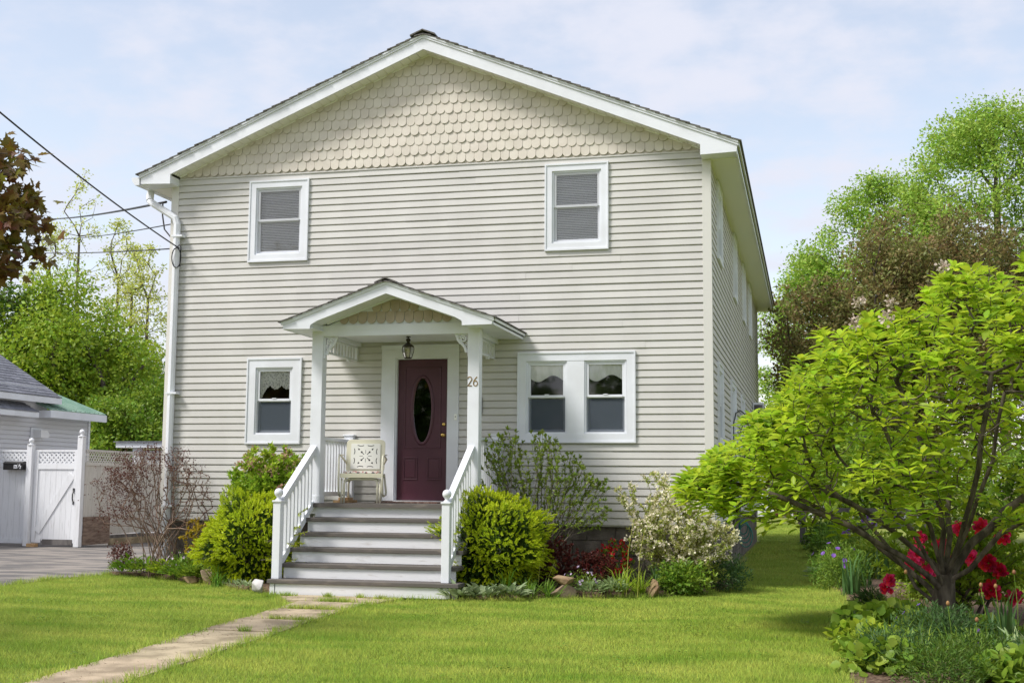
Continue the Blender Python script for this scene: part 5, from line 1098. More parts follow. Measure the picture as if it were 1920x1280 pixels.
yew('yew_bush', 'clipped yew bush with lime tips left of the front steps', (-6.02, -1.28, 0.60), (0.60, 0.58, 0.60), 4, 5200)
sp_ = thing('yew_sprig', 'loose yew shoots poking through the left stair balusters', 'shrub', (-5.35, -1.9, 0.6))
P = []; st = MB()
for k in range(7):
    a = np.array((-5.5+0.05*RNG.normal(), -1.75+0.12*RNG.normal(), 0.55+0.15*RNG.normal())); b = a+np.array((0.42+0.15*RNG.random(), -0.25+0.2*RNG.normal(), 0.12+0.12*RNG.normal())); st.tube([tuple(a), tuple((a+b)/2+np.array((0, 0, 0.03))), tuple(b)], 0.004, 4)
    for s in np.linspace(0.2, 1, 26): P.append(a+(b-a)*s)
P = np.array(P); P = np.repeat(P, 3, 0); st.build('stem', 'bark', sp_); npmesh('foliage', *scatter(P, rdir(len(P), 0.3), rdir(len(P), .5), 0.035, 0.010, T_DIA), 'yew_new', sp_)

def shrub(name, label, base, tips, nst, leafmat, barkmat, n_per, lsize, ratio, r0, T=T_LEAF, seg=0.08, cluster=0.035, along_n=0, up=0.6, wig=0.10, flowers=None, group=None, spread=0.08, rmin=0.002, alen=0.3, outw=0.5, lift=0.0, wpath=0.25):
    t = thing(name, label, 'shrub', tuple(base), group); b = np.array(base, float); tips = np.array(tips, float)
    # several stems from the ground, each joined to its share of the tips
    parts = []; allP = []; allD = []; ang = np.arctan2(tips[:, 1]-b[1], tips[:, 0]-b[0]); grp = np.argsort(ang); chunks = np.array_split(grp, nst)
    for ck in chunks:
        if len(ck) == 0: continue
        m = tips[ck].mean(0); s0 = b+np.array((RNG.normal()*spread, RNG.normal()*spread, -0.03)); trunk = [s0+(np.array((m[0], m[1], m[2]))-s0)*np.array((f*f*0.9, f*f*0.9, f))*0.55 for f in np.linspace(0, 1, 6)]
        nd, pr_, num, lf = grow(tips[ck], trunk, seg, wpath, wig, lift); rad = np.maximum(r0*(np.maximum(num, .5)/max(1, num.max()))**0.55, rmin); parts.append(limbs(nd, pr_, rad, 5))
        for l in lf:
            k = l; a = nd[l]; d = unit(nd[l]-nd[pr_[l]]); acc = 0; 
            for q in range(n_per): allP.append(a-d*RNG.random()*cluster); allD.append(d)
            if along_n:
                k = l; left = alen
                while k >= 0 and left > 0 and pr_[k] >= 0:
                    sL = np.linalg.norm(nd[k]-nd[pr_[k]]); m_ = RNG.poisson(along_n*sL)
                    for q in range(m_): f = RNG.random(); allP.append(nd[k]*(1-f)+nd[pr_[k]]*f); allD.append(unit(nd[k]-nd[pr_[k]]))
                    left -= sL; k = pr_[k]
    npmesh('stem', *merge(parts), barkmat, t, smooth=True)
    P = np.array(allP); A = np.array(allD); n = len(P); D = unit(A*outw+rdir(n)*0.8+np.array((0, 0, up*0.4))); Nn = unit(np.array((0, 0, up))+rdir(n)*0.7); L = lsize*(0.7+0.6*RNG.random(n))
    npmesh('foliage', *scatter(P, D, Nn, L, L*ratio, T), leafmat, t)
    return t, tips
def ell_tips(c, r, n, seed, shell=0.5, zmin=0.05, upper=False):
    rng = np.random.default_rng(seed); o = []
    while len(o) < n:
        u = rng.normal(size=3); u /= np.linalg.norm(u); s = shell+(1-shell)*rng.random()
        if upper and u[2] < -0.2: continue
        p = np.array(c)+np.array(r)*u*s
        if p[2] > zmin: o.append(p)
    return np.array(o)
def blossoms(parent, P, mat, n, size, spread, name='blossom'):
    Q = np.repeat(np.asarray(P), n, 0); m = len(Q); u = rdir(m, 0.25); npmesh(name, *scatter(Q+u*spread*RNG.random((m, 1)), u, rdir(m), size, size*0.8, T_PETAL), mat, parent)
# azalea with pinkish fading trusses left of the steps
tp = ell_tips((-6.05, -0.55, 1.38), (0.68, 0.42, 0.52), 620, 51, 0.35)
t, _ = shrub('rhododendron_bush', 'bright green rhododendron with fading pink flowers under the lace window', (-6.05, -0.5, 0), tp, 5, 'leaf_rhodo', 'bark', 15, 0.068, 0.38, 0.02, T=T_DIA, along_n=70, alen=0.10)
blossoms(t, tp[(tp[:, 1] < -0.62)&(tp[:, 2] > 1.5)][:26], 'petal_pink', 22, 0.035, 0.055); blossoms(t, [(-6.25, -0.95, 1.12), (-6.2, -0.97, 1.08), (-5.75, -0.95, 1.3)], 'petal_pink', 26, 0.035, 0.06)
# leggy barberry at the house corner
tp = []; rng = np.random.default_rng(52)
for i in range(620):
    f = rng.random(); x = -8.75+1.6*rng.random(); ztop = np.interp(x, [-8.75, -8.4, -8.0, -7.6, -7.15], [1.35, 1.85, 1.95, 1.85, 1.45]); tp.append((x, -0.45+0.7*(rng.random()-0.5), 0.55+(ztop-0.55)*rng.random()**0.5))
t, tp = shrub('barberry_bush', 'leggy half-bare barberry with dark red leaves at the house corner', (-7.85, -0.42, 0), tp, 34, 'leaf_purple', 'twig_red', 2, 0.026, 0.55, 0.0070, T=T_DIA, along_n=10, alen=0.34, seg=0.10, spread=0.16, rmin=0.0026, wig=0.04)
lo = tp[(tp[:, 0] < -8.3)][::2]; npP = np.repeat(lo, 18, 0)+RNG.normal(size=(len(lo)*18, 3))*np.array((0.09, 0.05, 0.03)); tag(npmesh('leaf_spray', *scatter(npP, rdir(len(npP)), rdir(len(npP), .6), 0.030, 0.018, T_DIA), 'leaf_purple', t), kind='stuff')
tp2 = tp[tp[:, 2] > 1.5][::3]; npP = np.repeat(tp2, 9, 0)+RNG.normal(size=(len(tp2)*9, 3))*0.035; tag(npmesh('leaf_spray', *scatter(npP, rdir(len(npP)), rdir(len(npP), .6), 0.030, 0.018, T_DIA), 'leaf_purple', t), kind='stuff')
# small golden shrub
tp = ell_tips((-7.10, -0.75, 0.62), (0.30, 0.2, 0.32), 90, 53, 0.3); shrub('golden_barberry', 'small golden yellow shrub between the barberry and the yew', (-7.10, -0.75, 0), tp, 5, 'leaf_gold', 'twig', 14, 0.030, 0.6, 0.007, T=T_DIA, along_n=60, alen=0.15)
# open shrub right of the steps, leaves strung along upright stems
tp = []; rng = np.random.default_rng(54)
for i in range(260):
    x = -3.0+1.8*rng.random(); ztop = np.interp(x, [-3.1, -2.8, -2.4, -2.0, -1.6, -1.2], [1.95, 2.05, 2.15, 2.05, 1.75, 1.4]); tp.append((x, -0.75+0.7*(rng.random()-0.5), 0.8+(ztop-0.8)*rng.random()**0.6))
t, _ = shrub('deciduous_azalea', 'open leafy shrub with upright stems in front of the double window', (-2.15, -0.75, 0), tp, 22, 'leaf_azalea', 'bark_light', 11, 0.046, 0.5, 0.008, T=T_DIA, along_n=34, alen=0.40, seg=0.08, up=0.8, rmin=0.0022, wig=0.03, wpath=0.9, spread=0.12)
# dark red dwarf barberry
tp = ell_tips((-1.85, -1.05, 0.36), (0.36, 0.30, 0.36), 330, 55, 0.4); shrub('red_barberry', 'dense dark red dwarf barberry behind the stacked stones', (-1.85, -1.05, 0), tp, 6, 'leaf_redbarberry', 'twig', 22, 0.024, 0.6, 0.008, T=T_DIA, along_n=90, alen=0.1, group='dark red barberries')
tp = ell_tips((-1.35, -1.0, 0.28), (0.34, 0.28, 0.28), 280, 56, 0.4); shrub('red_barberry', 'lower dark red dwarf barberry beside the red azalea', (-1.35, -1.0, 0), tp, 6, 'leaf_redbarberry', 'twig', 22, 0.024, 0.6, 0.008, T=T_DIA, along_n=90, alen=0.1, group='dark red barberries')
tp = ell_tips((-1.12, -0.62, 0.40), (0.28, 0.20, 0.26), 160, 57, 0.45); t, _ = shrub('red_azalea', 'small azalea with scarlet flowers against the foundation', (-1.12, -0.6, 0), tp, 4, 'leaf_green', 'twig', 8, 0.035, 0.45, 0.008, T=T_DIA)
blossoms(t, tp[tp[:, 1] < -0.62][:44], 'petal_red', 12, 0.034, 0.022)
# variegated weigela in blossom
tp = np.concatenate([ell_tips((-0.40, -0.55, 0.78), (0.62, 0.50, 0.60), 560, 58, 0.45), ell_tips((0.12, -0.45, 0.55), (0.34, 0.40, 0.50), 200, 59, 0.4), np.array([(-1.15+0.25*RNG.random(), -0.5+0.2*RNG.normal(), 1.1+0.3*RNG.random()) for _ in range(22)]), np.array([(-0.75+0.3*RNG.random(), -0.5+.2*RNG.normal(), 1.35+0.18*RNG.random()) for _ in range(18)])])
t, _ = shrub('weigela_bush', 'arching variegated weigela covered in cream blossom at the house corner', (-0.40, -0.5, 0), tp, 9, 'leaf_variegated', 'twig', 9, 0.042, 0.42, 0.012, T=T_DIA, along_n=55, alen=0.2, lift=0.12)
sel = tp[(RNG.random(len(tp)) < 0.55)&(tp[:, 2] > 0.35)]; blossoms(t, sel, 'petal_white', 13, 0.034, 0.045)
# ------------------------------------------------------------------ perennials
def clump(name, label, c, n, ln, wd, mat, spread=0.05, arch=0.5, group=None, T=T_BLADE, upright=0.8, cat='plant'):
    """tuft of strap leaves from one crown"""
    P = np.array((c[0], c[1], -0.01))+np.concatenate([RNG.normal(size=(n, 2))*spread, np.zeros((n, 1))], axis=1); a = RNG.random(n)*2*PI; o = np.stack([np.cos(a), np.sin(a), np.zeros(n)], 1)
    tilt = RNG.random(n)*arch; D = unit(o*tilt[:, None]+np.array((0, 0, upright))); Nn = unit(-o*0.9+np.array((0, 0, 0.5))); Nn = -Nn*np.sign((Nn*D).sum(1, keepdims=True)+2); Nn = unit(np.array((0, 0, 1.0))-o*0.1+rdir(n)*0.15); L = ln*(0.6+0.6*RNG.random(n))
    # bend the tips outwards: strips of three segments
    W = wd*(0.8+0.4*RNG.random(n)); S = unit(np.cross(D, o+1e-4)); V = []; ks = (0, 0.35, 0.7, 1.0); bend = (0.0, 0.05, 0.22, 0.55)
    for s, b in zip(ks, bend):
        ctr = P+D*(L*s)[:, None]+o*(L*b*(0.3+tilt))[:, None]-np.array((0, 0, 1))*(L*b*b*(0.3+tilt))[:, None]; ww = W*(1-s**2*0.95)*0.5
        V += [ctr-S*ww[:, None], ctr+S*ww[:, None]]
    V = np.stack(V, 1); F = np.array([(0, 1, 3, 2), (2, 3, 5, 4), (4, 5, 7, 6)])[None]+(np.arange(n)*8)[:, None, None]
    t = thing(name, label, cat, (c[0], c[1], 0), group); npmesh('leaves', V.reshape(-1, 3), F.reshape(-1, 4), mat, t); return t
def rosette(name, label, c, n, ln, ratio, mat, rx=0.12, h=0.12, group=None, pieces=False, pm=None):
    """broad leaves in a low mound"""
    a = RNG.random(n)*2*PI; r = np.sqrt(RNG.random(n)); o = np.stack([np.cos(a), np.sin(a), np.zeros(n)], 1); P = np.array((c[0], c[1], 0.0))+o*(r*rx)[:, None]+np.array((0, 0, 1))*(h*(0.25+0.75*(1-r*0.8))*(0.5+0.5*RNG.random(n)))[:, None]
    D = unit(o*0.75+rdir(n)*0.35+np.array((0, 0, 0.55))); Nn = unit(np.array((0, 0, 1.0))-o*0.35+rdir(n)*0.3); L = ln*(0.65+0.5*RNG.random(n)); t = thing(name, label, 'plant', (c[0], c[1], 0), group)
    if pieces:
        for i in range(n): place('leaf', pm, t, P[i], orient(D[i], Nn[i]), (L[i]*ratio/0.52, L[i], L[i]))
    else: npmesh('leaves', *scatter(P, D, Nn, L, L*ratio, T_LEAF), mat, t, smooth=True)
    return t
def mound(name, label, c, r, n, size, ratio, mat, group=None, flower=None, fl_n=10, fsize=0.03, T=T_DIA, per=1, cat='plant'):
    P, u = bumpy(n, (c[0], c[1], c[2]), r, int(abs(c[0]*100)+abs(c[1]*37)), 0.25, 4.0); s = RNG.random(n)**0.5; P = np.array(c)+(P-np.array(c))*s[:, None]; k = P[:, 2] > 0.0; P, u = P[k], u[k]; n = len(P)
    t = thing(name, label, cat, (c[0], c[1], 0), group); L = size*(0.65+0.7*RNG.random(n)); npmesh('foliage', *scatter(P, unit(u*0.6+rdir(n)*0.7+np.array((0, 0, .25))), unit(u*.4+rdir(n)*0.5+np.array((0, 0, .6))), L, L*ratio, T), mat, t)
    if flower:
        Q, u = bumpy(fl_n*3, c, r, int(abs(c[0]*100)+abs(c[1]*37)), 0.25, 4.0); k = (u[:, 2] > -0.1)&(u[:, 1] < 0.5); Q = Q[k][:fl_n]*1.0; u = u[k][:fl_n]; Q = Q+u*0.02
        for q, uu in zip(Q, u):
            m = 6; a = np.arange(m)*2*PI/m; e1 = unit(np.cross(uu, np.array((0.2, 0.3, 1.0)))); e2 = np.cross(uu, e1); d = unit(e1*np.cos(a)[:, None]+e2*np.sin(a)[:, None]+uu*0.35); npmesh('flower', *scatter(np.repeat(q[None], m, 0), d, np.repeat(uu[None], m, 0), fsize, fsize*0.9, T_PETAL), flower, t)
    return t
sgm = MB(); sgm.add([(x*0.52, y, z) for x, y, z in T_LEAF[0]], [tuple(f) for f in T_LEAF[1]]); sage_me = meshonly(sgm, 'sage_leaf', 'leaf_sage_single', True)
for i, (x, y, w_) in enumerate(((-2.70, -2.58, 'against the right newel post'), (-2.42, -2.46, 'second from the right newel post'), (-2.14, -2.28, 'nearest the daylilies right of the steps'))):
    rosette('lambs_ear', 'woolly grey-green lambs ear clump '+w_, (x, y), 52, 0.165, 0.40, 'leaf_sage', 0.17, 0.14, 'lambs ear clumps', True, sage_me)
for i, (x, y, w_) in enumerate(((-5.72, -1.98, 'left of the white stone'), (-5.98, -1.80, 'under the left yew bush'))):
    rosette('lambs_ear', 'small grey-green lambs ear clump '+w_, (x, y), 60, 0.085, 0.38, 'leaf_sage', 0.16, 0.10, 'lambs ear clumps')
for x, y, w_ in ((-1.28, -1.62, 'between the stacked stones and the grass clump'), (-1.05, -1.45, 'in front of the scarlet azalea')):
    rosette('catmint_clump', 'pale green leafy clump '+w_, (x, y), 120, 0.10, 0.34, 'leaf_sage', 0.17, 0.22, 'pale green clumps')
for x, y, n, ln, m, w_ in ((-2.28, -1.98, 26, 0.42, 'leaf_blade', 'under the right yew bush'), (-1.98, -1.98, 50, 0.30, 'leaf_blade', 'left of the stacked stones'), (-1.75, -1.92, 40, 0.28, 'leaf_blade', 'touching the stacked stones'), (-0.95, -1.35, 60, 0.42, 'leaf_lime', 'in front of the weigela'), (-0.75, -1.28, 60, 0.36, 'leaf_lime', 'left of the brown upright stone'), (-0.52, -1.02, 34, 0.50, 'leaf_bluegreen', 'behind the brown upright stone'),
                         (-6.42, -1.35, 44, 0.36, 'leaf_blade', 'left of the left yew bush'), (-6.25, -1.75, 30, 0.34, 'leaf_blade', 'between the tan boulder and the lambs ear'), (-7.05, -0.98, 80, 0.42, 'leaf_blade', 'below the golden shrub'), (-7.35, -0.72, 70, 0.40, 'leaf_blade', 'at the foot of the leggy barberry'), (-6.75, -1.05, 60, 0.38, 'leaf_blade', 'behind the tan boulder')):
    clump('daylily_clump', 'strappy green daylily leaves '+w_, (x, y), n, ln, 0.020, m, 0.045, 0.75, 'daylily clumps')
for x, y, r, m, w_ in ((-8.35, -0.42, 0.26, 'leaf_green', 'at the left tip of the bed'), (-8.0, -0.55, 0.24, 'leaf_green', 'second from the driveway'), (-7.65, -0.62, 0.24, 'leaf_lime', 'third from the driveway'), (-7.3, -0.85, 0.22, 'leaf_green', 'in front of the barberry stems'), (-6.98, -1.12, 0.2, 'leaf_green', 'left of the tan boulder')):
    rosette('leafy_perennial', 'low mound of broad green leaves '+w_, (x, y), 190, 0.11, 0.36, m, r, 0.30, 'left bed perennials')
mound('sedum_clump', 'reddish sedum clump at the edge of the driveway', (-8.55, -0.30, 0.28), (0.20, 0.16, 0.20), 700, 0.035, 0.6, 'leaf_purple')
mound('phlox_clump', 'pale lilac phlox flowers at the foot of the barberry', (-7.35, -0.68, 0.20), (0.2, 0.15, 0.16), 500, 0.035, 0.4, 'leaf_green', None, 'petal_lilac', 16, 0.022)
mound('phlox_clump', 'pale lilac phlox flowers behind the stacked stones', (-1.42, -1.55, 0.17), (0.2, 0.14, 0.14), 400, 0.03, 0.4, 'leaf_green', None, 'petal_lilac', 24, 0.018)
mound('leafy_mound', 'dark green glossy mound right of the brown upright stone', (-0.22, -1.00, 0.18), (0.36, 0.26, 0.24), 2200, 0.055, 0.5, 'leaf_green')
mound('leafy_mound', 'blue-green feathery mound below the weigela by the side lawn', (0.30, -0.20, 0.22), (0.30, 0.5, 0.24), 2600, 0.04, 0.35, 'leaf_bluegreen')
for x, z in ((-1.98, 0.62), (-1.86, 0.40), (-0.86, 0.95), (-0.72, 0.85)):
    tag(MB().tube([(x, -1.55, 0.0), (x+0.03, -1.55, z*0.6), (x+0.10, -1.56, z)], [0.0038, 0.0032, 0.003], 5).build('seed_stalk', 'leaf_pale'), {-1.98: 'tall bare grass stalk in front of the dark red barberry', -1.86: 'short bare grass stalk above the stacked stones', -0.86: 'tallest pale stalk in front of the weigela', -0.72: 'pale stalk right of the tallest one by the weigela'}[x], 'stalk', 'bare stalks')
# stones
import bmesh
def rock(name, label, c, r, mat, seed, group=None):
    """angular field stone: hull of a few random points, edges slightly worn"""
    rng = np.random.default_rng(seed); bm = bmesh.new()
    for k in range(11):
        u = rng.normal(size=3); u /= np.linalg.norm(u); u = np.sign(u)*np.abs(u)**0.7; u *= 0.85+0.3*rng.random(); bm.verts.new((u[0]*r[0], u[1]*r[1], u[2]*r[2]))
    res = bmesh.ops.convex_hull(bm, input=bm.verts); bmesh.ops.delete(bm, geom=[v for v in bm.verts if not v.link_faces], context='VERTS')
    bmesh.ops.bevel(bm, geom=bm.edges[:], offset=0.006, segments=1, affect='EDGES', profile=0.6)
    me = bpy.data.meshes.new(name); bm.to_mesh(me); bm.free(); me.materials.append(MATS[mat]); o = bpy.data.objects.new(name, me); C.objects.link(o); o.location = c
    return tag(o, label, 'stone', group)
rock('stone', 'flat pinkish stone at the bottom of the two stacked stones', (-1.58, -1.84, 0.06), (0.165, 0.13, 0.095), 'stone_tan', 1, 'stones in the beds'); rock('stone', 'brown stone on top of the two stacked stones', (-1.60, -1.82, 0.195), (0.14, 0.11, 0.075), 'stone_brown', 2, 'stones in the beds')
rock('stone', 'upright brown stone in front of the dark green mound', (-0.55, -1.30, 0.08), (0.095, 0.08, 0.13), 'stone_brown', 3, 'stones in the beds'); rock('stone', 'white angular stone at the foot of the left newel post', (-5.40, -2.34, 0.07), (0.10, 0.09, 0.12), 'stone_pale', 4, 'stones in the beds')
rock('stone', 'tan boulder left of the left yew bush', (-6.62, -1.20, 0.13), (0.16, 0.14, 0.20), 'stone_tan', 5, 'stones in the beds'); rock('stone', 'low flat brown stone at the lawn edge of the left bed', (-6.95, -1.22, 0.03), (0.16, 0.10, 0.06), 'stone_brown', 6, 'stones in the beds')
# ------------------------------------------------------------------ flower bed under the hydrangea tree
pe = np.array((2.95, -3.2, 0)); rng = np.random.default_rng(61)
tp = ell_tips((2.95, -3.15, 0.62), (0.95, 0.65, 0.48), 420, 62, 0.35)
pt, _ = shrub('peony_bush', 'tree peony bush with crimson and magenta flowers behind the trunk', (2.95, -3.2, 0), tp, 9, 'leaf_lime', 'bark', 9, 0.085, 0.34, 0.018, T=T_DIA, along_n=26, alen=0.2, up=0.5)
def peony(c, s, mat, face):
    face = unit(np.array(face, float)); e1 = unit(np.cross(face, np.array((0.1, 0.2, 1.0)))); e2 = np.cross(face, e1); parts = []
    for lev, (m, op, ln) in enumerate(((11, 0.05, 1.0), (11, 0.45, 0.95), (10, 1.0, 0.8), (9, 1.8, 0.7), (7, 3.0, 0.55))):
        a = np.arange(m)*2*PI/m+lev*0.4+RNG.normal(size=m)*0.12; o = e1*np.cos(a)[:, None]+e2*np.sin(a)[:, None]; D = unit(o+face*op+RNG.normal(size=(m, 3))*0.28); parts.append(scatter(np.array(c)+o*s*0.08, D, unit(face-o*op*0.6+RNG.normal(size=(m, 3))*0.15), s*ln*(0.85+0.3*RNG.random(m)), s*ln*0.55, T_PETAL))
    npmesh('flower', *merge(parts), mat, pt)
for x, z, s, m in ((2.12, 0.36, 0.10, 'petal_magenta'), (2.14, 0.44, 0.085, 'petal_magenta'), (2.42, 0.70, 0.115, 'petal_magenta'), (2.36, 0.62, 0.10, 'petal_magenta'), (2.62, 0.79, 0.11, 'petal_magenta'), (2.52, 0.52, 0.10, 'petal_magenta'), (2.86, 0.95, 0.11, 'petal_magenta'), (3.02, 0.98, 0.11, 'petal_magenta'), (3.24, 0.88, 0.10, 'petal_magenta'), (2.92, 0.68, 0.10, 'petal_magenta'), (3.10, 0.62, 0.115, 'petal_crimson'), (3.20, 0.55, 0.10, 'petal_crimson'), (3.10, 0.36, 0.13, 'petal_crimson'), (3.36, 0.27, 0.11, 'petal_crimson'), (2.80, 0.66, 0.09, 'petal_crimson'), (2.46, 0.86, 0.08, 'petal_magenta')):
    peony((x, -3.75+0.15*RNG.normal(), z), s*0.8, m, (RNG.normal()*0.4, -1, 0.35+0.3*RNG.normal()))
mound('geranium_mound', 'feathery dark green geranium mound with violet flowers in the front corner', (2.45, -6.05, 0.14), (0.42, 0.38, 0.30), 5200, 0.042, 0.22, 'leaf_bluegreen', 'cranesbill geraniums', 'petal_violet', 5, 0.022)
mound('geranium_mound', 'blue-green geranium mound with violet flowers beside the hostas', (1.72, 0.6, 0.26), (0.38, 0.42, 0.32), 5200, 0.05, 0.22, 'leaf_blade', 'cranesbill geraniums', 'petal_violet', 8, 0.035)
mound('ladys_mantle', 'pale scalloped ladys mantle leaves left of the trunk', (2.02, -5.25, 0.10), (0.40, 0.36, 0.24), 900, 0.085, 0.95, 'leaf_green', 'ladys mantle clumps', T=T_LEAF)
mound('ladys_mantle', 'ladys mantle leaves at the lawn edge in the front corner', (1.80, -5.75, 0.05), (0.26, 0.26, 0.16), 420, 0.075, 0.95, 'leaf_lime', 'ladys mantle clumps', T=T_LEAF)
mound('fescue_tuft', 'blue-grey fine fescue tuft beside the bare mulch', (1.98, -3.0, 0.10), (0.17, 0.17, 0.16), 1300, 0.09, 0.05, 'leaf_bluegreen')
clump('ornamental_grass', 'yellow-green fine grass clump in front of the peony', (2.25, -3.45), 150, 0.42, 0.008, 'leaf_lime', 0.12, 0.9)
clump('ornamental_grass', 'green grassy leaves in the very front corner', (2.15, -6.6), 120, 0.38, 0.012, 'leaf_blade', 0.18, 0.9)
for x, y, w_ in ((1.86, -0.6, 'behind the mulch patch'), (2.05, 0.9, 'behind the violet geraniums'), (2.92, -5.9, 'in the lower right corner'), (2.42, 2.2, 'under the left hydrangea boughs')):
    clump('iris_clump', 'upright sword-shaped iris leaves '+w_, (x, y), 22, 0.55, 0.032, 'leaf_bluegreen', 0.06, 0.22, 'iris clumps', upright=1.0)
for x, y, h in ((2.0, 3.0, 0.80), (2.3, 2.4, 0.86), (2.55, 3.3, 0.92), (2.25, 4.2, 0.85), (1.86, 1.9, 0.72)):
    it = thing('iris_flower', {0.80: 'purple iris flower nearest the rail fence', 0.86: 'purple iris flower above the peony leaves', 0.92: 'tallest purple iris flower behind the trunk', 0.85: 'purple iris flower farthest back in the bed', 0.72: 'lowest purple iris flower beside the hostas'}[h], 'flower', (x, y, 0), 'iris flowers'); MB().tube([(x, y, 0), (x+0.01, y, h)], 0.007, 5).build('stem', 'leaf_blade', it)
    n = 9; u = rdir(n, 0.1); npmesh('petals', *scatter(np.repeat(np.array([[x+0.01, y, h]]), n, 0), u, rdir(n, 0.5), 0.10, 0.075, T_PETAL), 'petal_violet', it)
for x, y, w_ in ((1.62, 1.6, 'nearest the lawn'), (1.78, 2.3, 'farther from the lawn')): rosette('hosta', 'white-edged hosta clump '+w_, (x, y), 70, 0.20, 0.42, 'leaf_sage', 0.22, 0.26, 'hostas')
for x, y, r, m, w_ in ((2.3, 2.6, 0.5, 'leaf_lime', 'behind the hostas'), (2.9, -0.9, 0.5, 'leaf_lime', 'behind the peony'), (2.1, 5.2, 0.55, 'leaf_green', 'before the rail fence'), (3.6, 1.2, 0.6, 'leaf_lime', 'at the back of the bed'), (1.75, 7.5, 0.5, 'leaf_blade', 'beyond the hostas'), (1.62, 10.5, 0.45, 'leaf_dark', 'near the rail fence post')):
    mound('bed_perennial', 'leafy green perennial mound '+w_, (x, y, 0.22), (r, r, 0.42), 3200, 0.075, 0.42, m, 'perennials in the side bed')
for x, y, z, w_ in ((2.17, -5.6, 0.62, 'left of the trunk, brown and standing alone'), (2.72, -6.1, 0.56, 'yellowish, in front of the trunk'), (2.84, -6.05, 0.55, 'yellowish, right of the trunk'), (3.0, -5.95, 0.66, 'pinkish, under the crimson peony'), (2.62, -6.6, 0.33, 'lowest, in the violet geranium'), (2.42, -6.5, 0.44, 'brown, above the violet geranium')):
    pb = thing('poppy_bud', 'poppy bud on a bare stem '+w_, 'flower', (x, y, 0), 'poppy buds'); MB().tube([(x+0.03*RNG.normal(), y, 0), (x+0.02*RNG.normal(), y+0.02*RNG.normal(), z*0.6), (x, y, z)], 0.0026, 5).build('stem', 'leaf_blade', pb)
    MB().lathe([(0.002, 0.0), (0.011, 0.006), (0.015, 0.018), (0.012, 0.032), (0.004, 0.040)], (x, y, z), 8).build('bud', 'bud_brown', pb, smooth=True)
for x, y, h in ((2.95, -6.35, 0.36),):
    clump('poppy_leaves', 'broad silvery poppy leaves in the lower right corner', (x, y), 14, 0.34, 0.06, 'leaf_sage', 0.05, 0.4)

for x, y, w_ in ((1.88, -6.55, 'in front of the violet geranium'), (1.86, -7.25, 'at the lawn edge near the bottom of the picture'), (2.75, -7.55, 'at the bottom picture edge'), (2.9, -5.2, 'right of the trunk')): mound('ladys_mantle', 'pale ladys mantle leaves '+w_, (x, y, 0.06), (0.30, 0.28, 0.18), 460, 0.075, 0.95, 'leaf_green', 'ladys mantle clumps', T=T_LEAF)
for x, y, r, m, w_ in ((1.95, -7.1, 0.30, 'leaf_green', 'at the lawn edge in the lowest corner'), (2.55, -7.15, 0.34, 'leaf_bluegreen', 'in the lowest corner, bluish'), (3.05, -6.9, 0.3, 'leaf_green', 'in the lowest corner against the right edge'), (2.25, -7.75, 0.34, 'leaf_blade', 'cut by the bottom edge of the picture')):
    mound('front_perennial', 'leafy perennial mound '+w_, (x, y, 0.10), (r, r, 0.24), 2200, 0.046, 0.22, 'leaf_bluegreen' if m == 'leaf_green' else 'leaf_dark', 'perennials in the front corner')
# ------------------------------------------------------------------ lawn grass
def inside(P, poly):
    x, y = P[:, 0], P[:, 1]; r = np.zeros(len(P), bool); n = len(poly); j = n-1
    for i in range(n):
        xi, yi = poly[i]; xj, yj = poly[j]; c = ((yi > y) != (yj > y))&(x < (xj-xi)*(y-yi)/(yj-yi+1e-12)+xi); r ^= c; j = i
    return r
PATH = [(-5.05, -2.3), (-2.7, -2.3), (-2.74, -2.62), (-3.45, -2.75), (-3.50, -3.3)]+[(pathx(y)[1], y) for y in np.arange(-3.6, -12.1, -0.8)]+[(pathx(y)[0], y) for y in np.arange(-12, -3.5, 0.8)]+[(-4.66, -3.25), (-5.05, -2.9)]
STEP = [(-5.25, -2.62), (-2.75, -2.62), (-2.75, 0.2), (-5.25, 0.2)]; HOUSE = [(-8.2, -0.02), (0.12, -0.02), (0.12, 16), (-8.2, 16)]
def grass(area, dens, h, w_, seed):
    rng = np.random.default_rng(seed); x0, x1, y0, y1 = area; n = int((x1-x0)*(y1-y0)*dens); P = np.stack([rng.uniform(x0, x1, n), rng.uniform(y0, y1, n)], 1)
    J = P+rng.normal(size=P.shape)*0.02+0.035*np.stack([np.sin(P[:, 1]*9+2*np.sin(P[:, 1]*4.1)), np.sin(P[:, 0]*8)], 1)
    bad = np.zeros(n, bool)
    for poly in (PATH, STEP, BED_L, BED_R, BED_S, DRIVE, HOUSE): bad |= inside(J, poly)
    P = P[~bad]; n = len(P); a = rng.random(n)*2*PI; cl = 0.80+0.35*np.sin(P[:, 0]*3.1+np.sin(P[:, 1]*2.3))*np.sin(P[:, 1]*2.7); H = h*(0.55+0.7*rng.random(n))*cl; lean_ = rng.normal(size=(n, 2))*0.55*H[:, None]; sx = np.stack([np.cos(a), np.sin(a)], 1)*w_*0.5
    z0 = np.full((n, 1), -0.028); A = np.concatenate([P-sx, z0], 1); B = np.concatenate([P+sx, z0], 1); Tt = np.concatenate([P+lean_, (H-0.02)[:, None]], 1)
    V = np.stack([A, B, Tt], 1).reshape(-1, 3); return V, np.arange(len(V)).reshape(-1, 3)
parts = [grass((-9.0, 2.0, -10.2, -4.5), 8500, 0.040, 0.0060, 1), grass((-9.1, 2.0, -4.5, 0.0), 6500, 0.040, 0.0075, 2), grass((0.2, 1.9, 0, 8), 3000, 0.055, 0.010, 3), grass((0.0, 1.5, 8, 30), 900, 0.06, 0.016, 4), grass((3.5, 8.5, -4, 6), 1400, 0.06, 0.012, 5)]
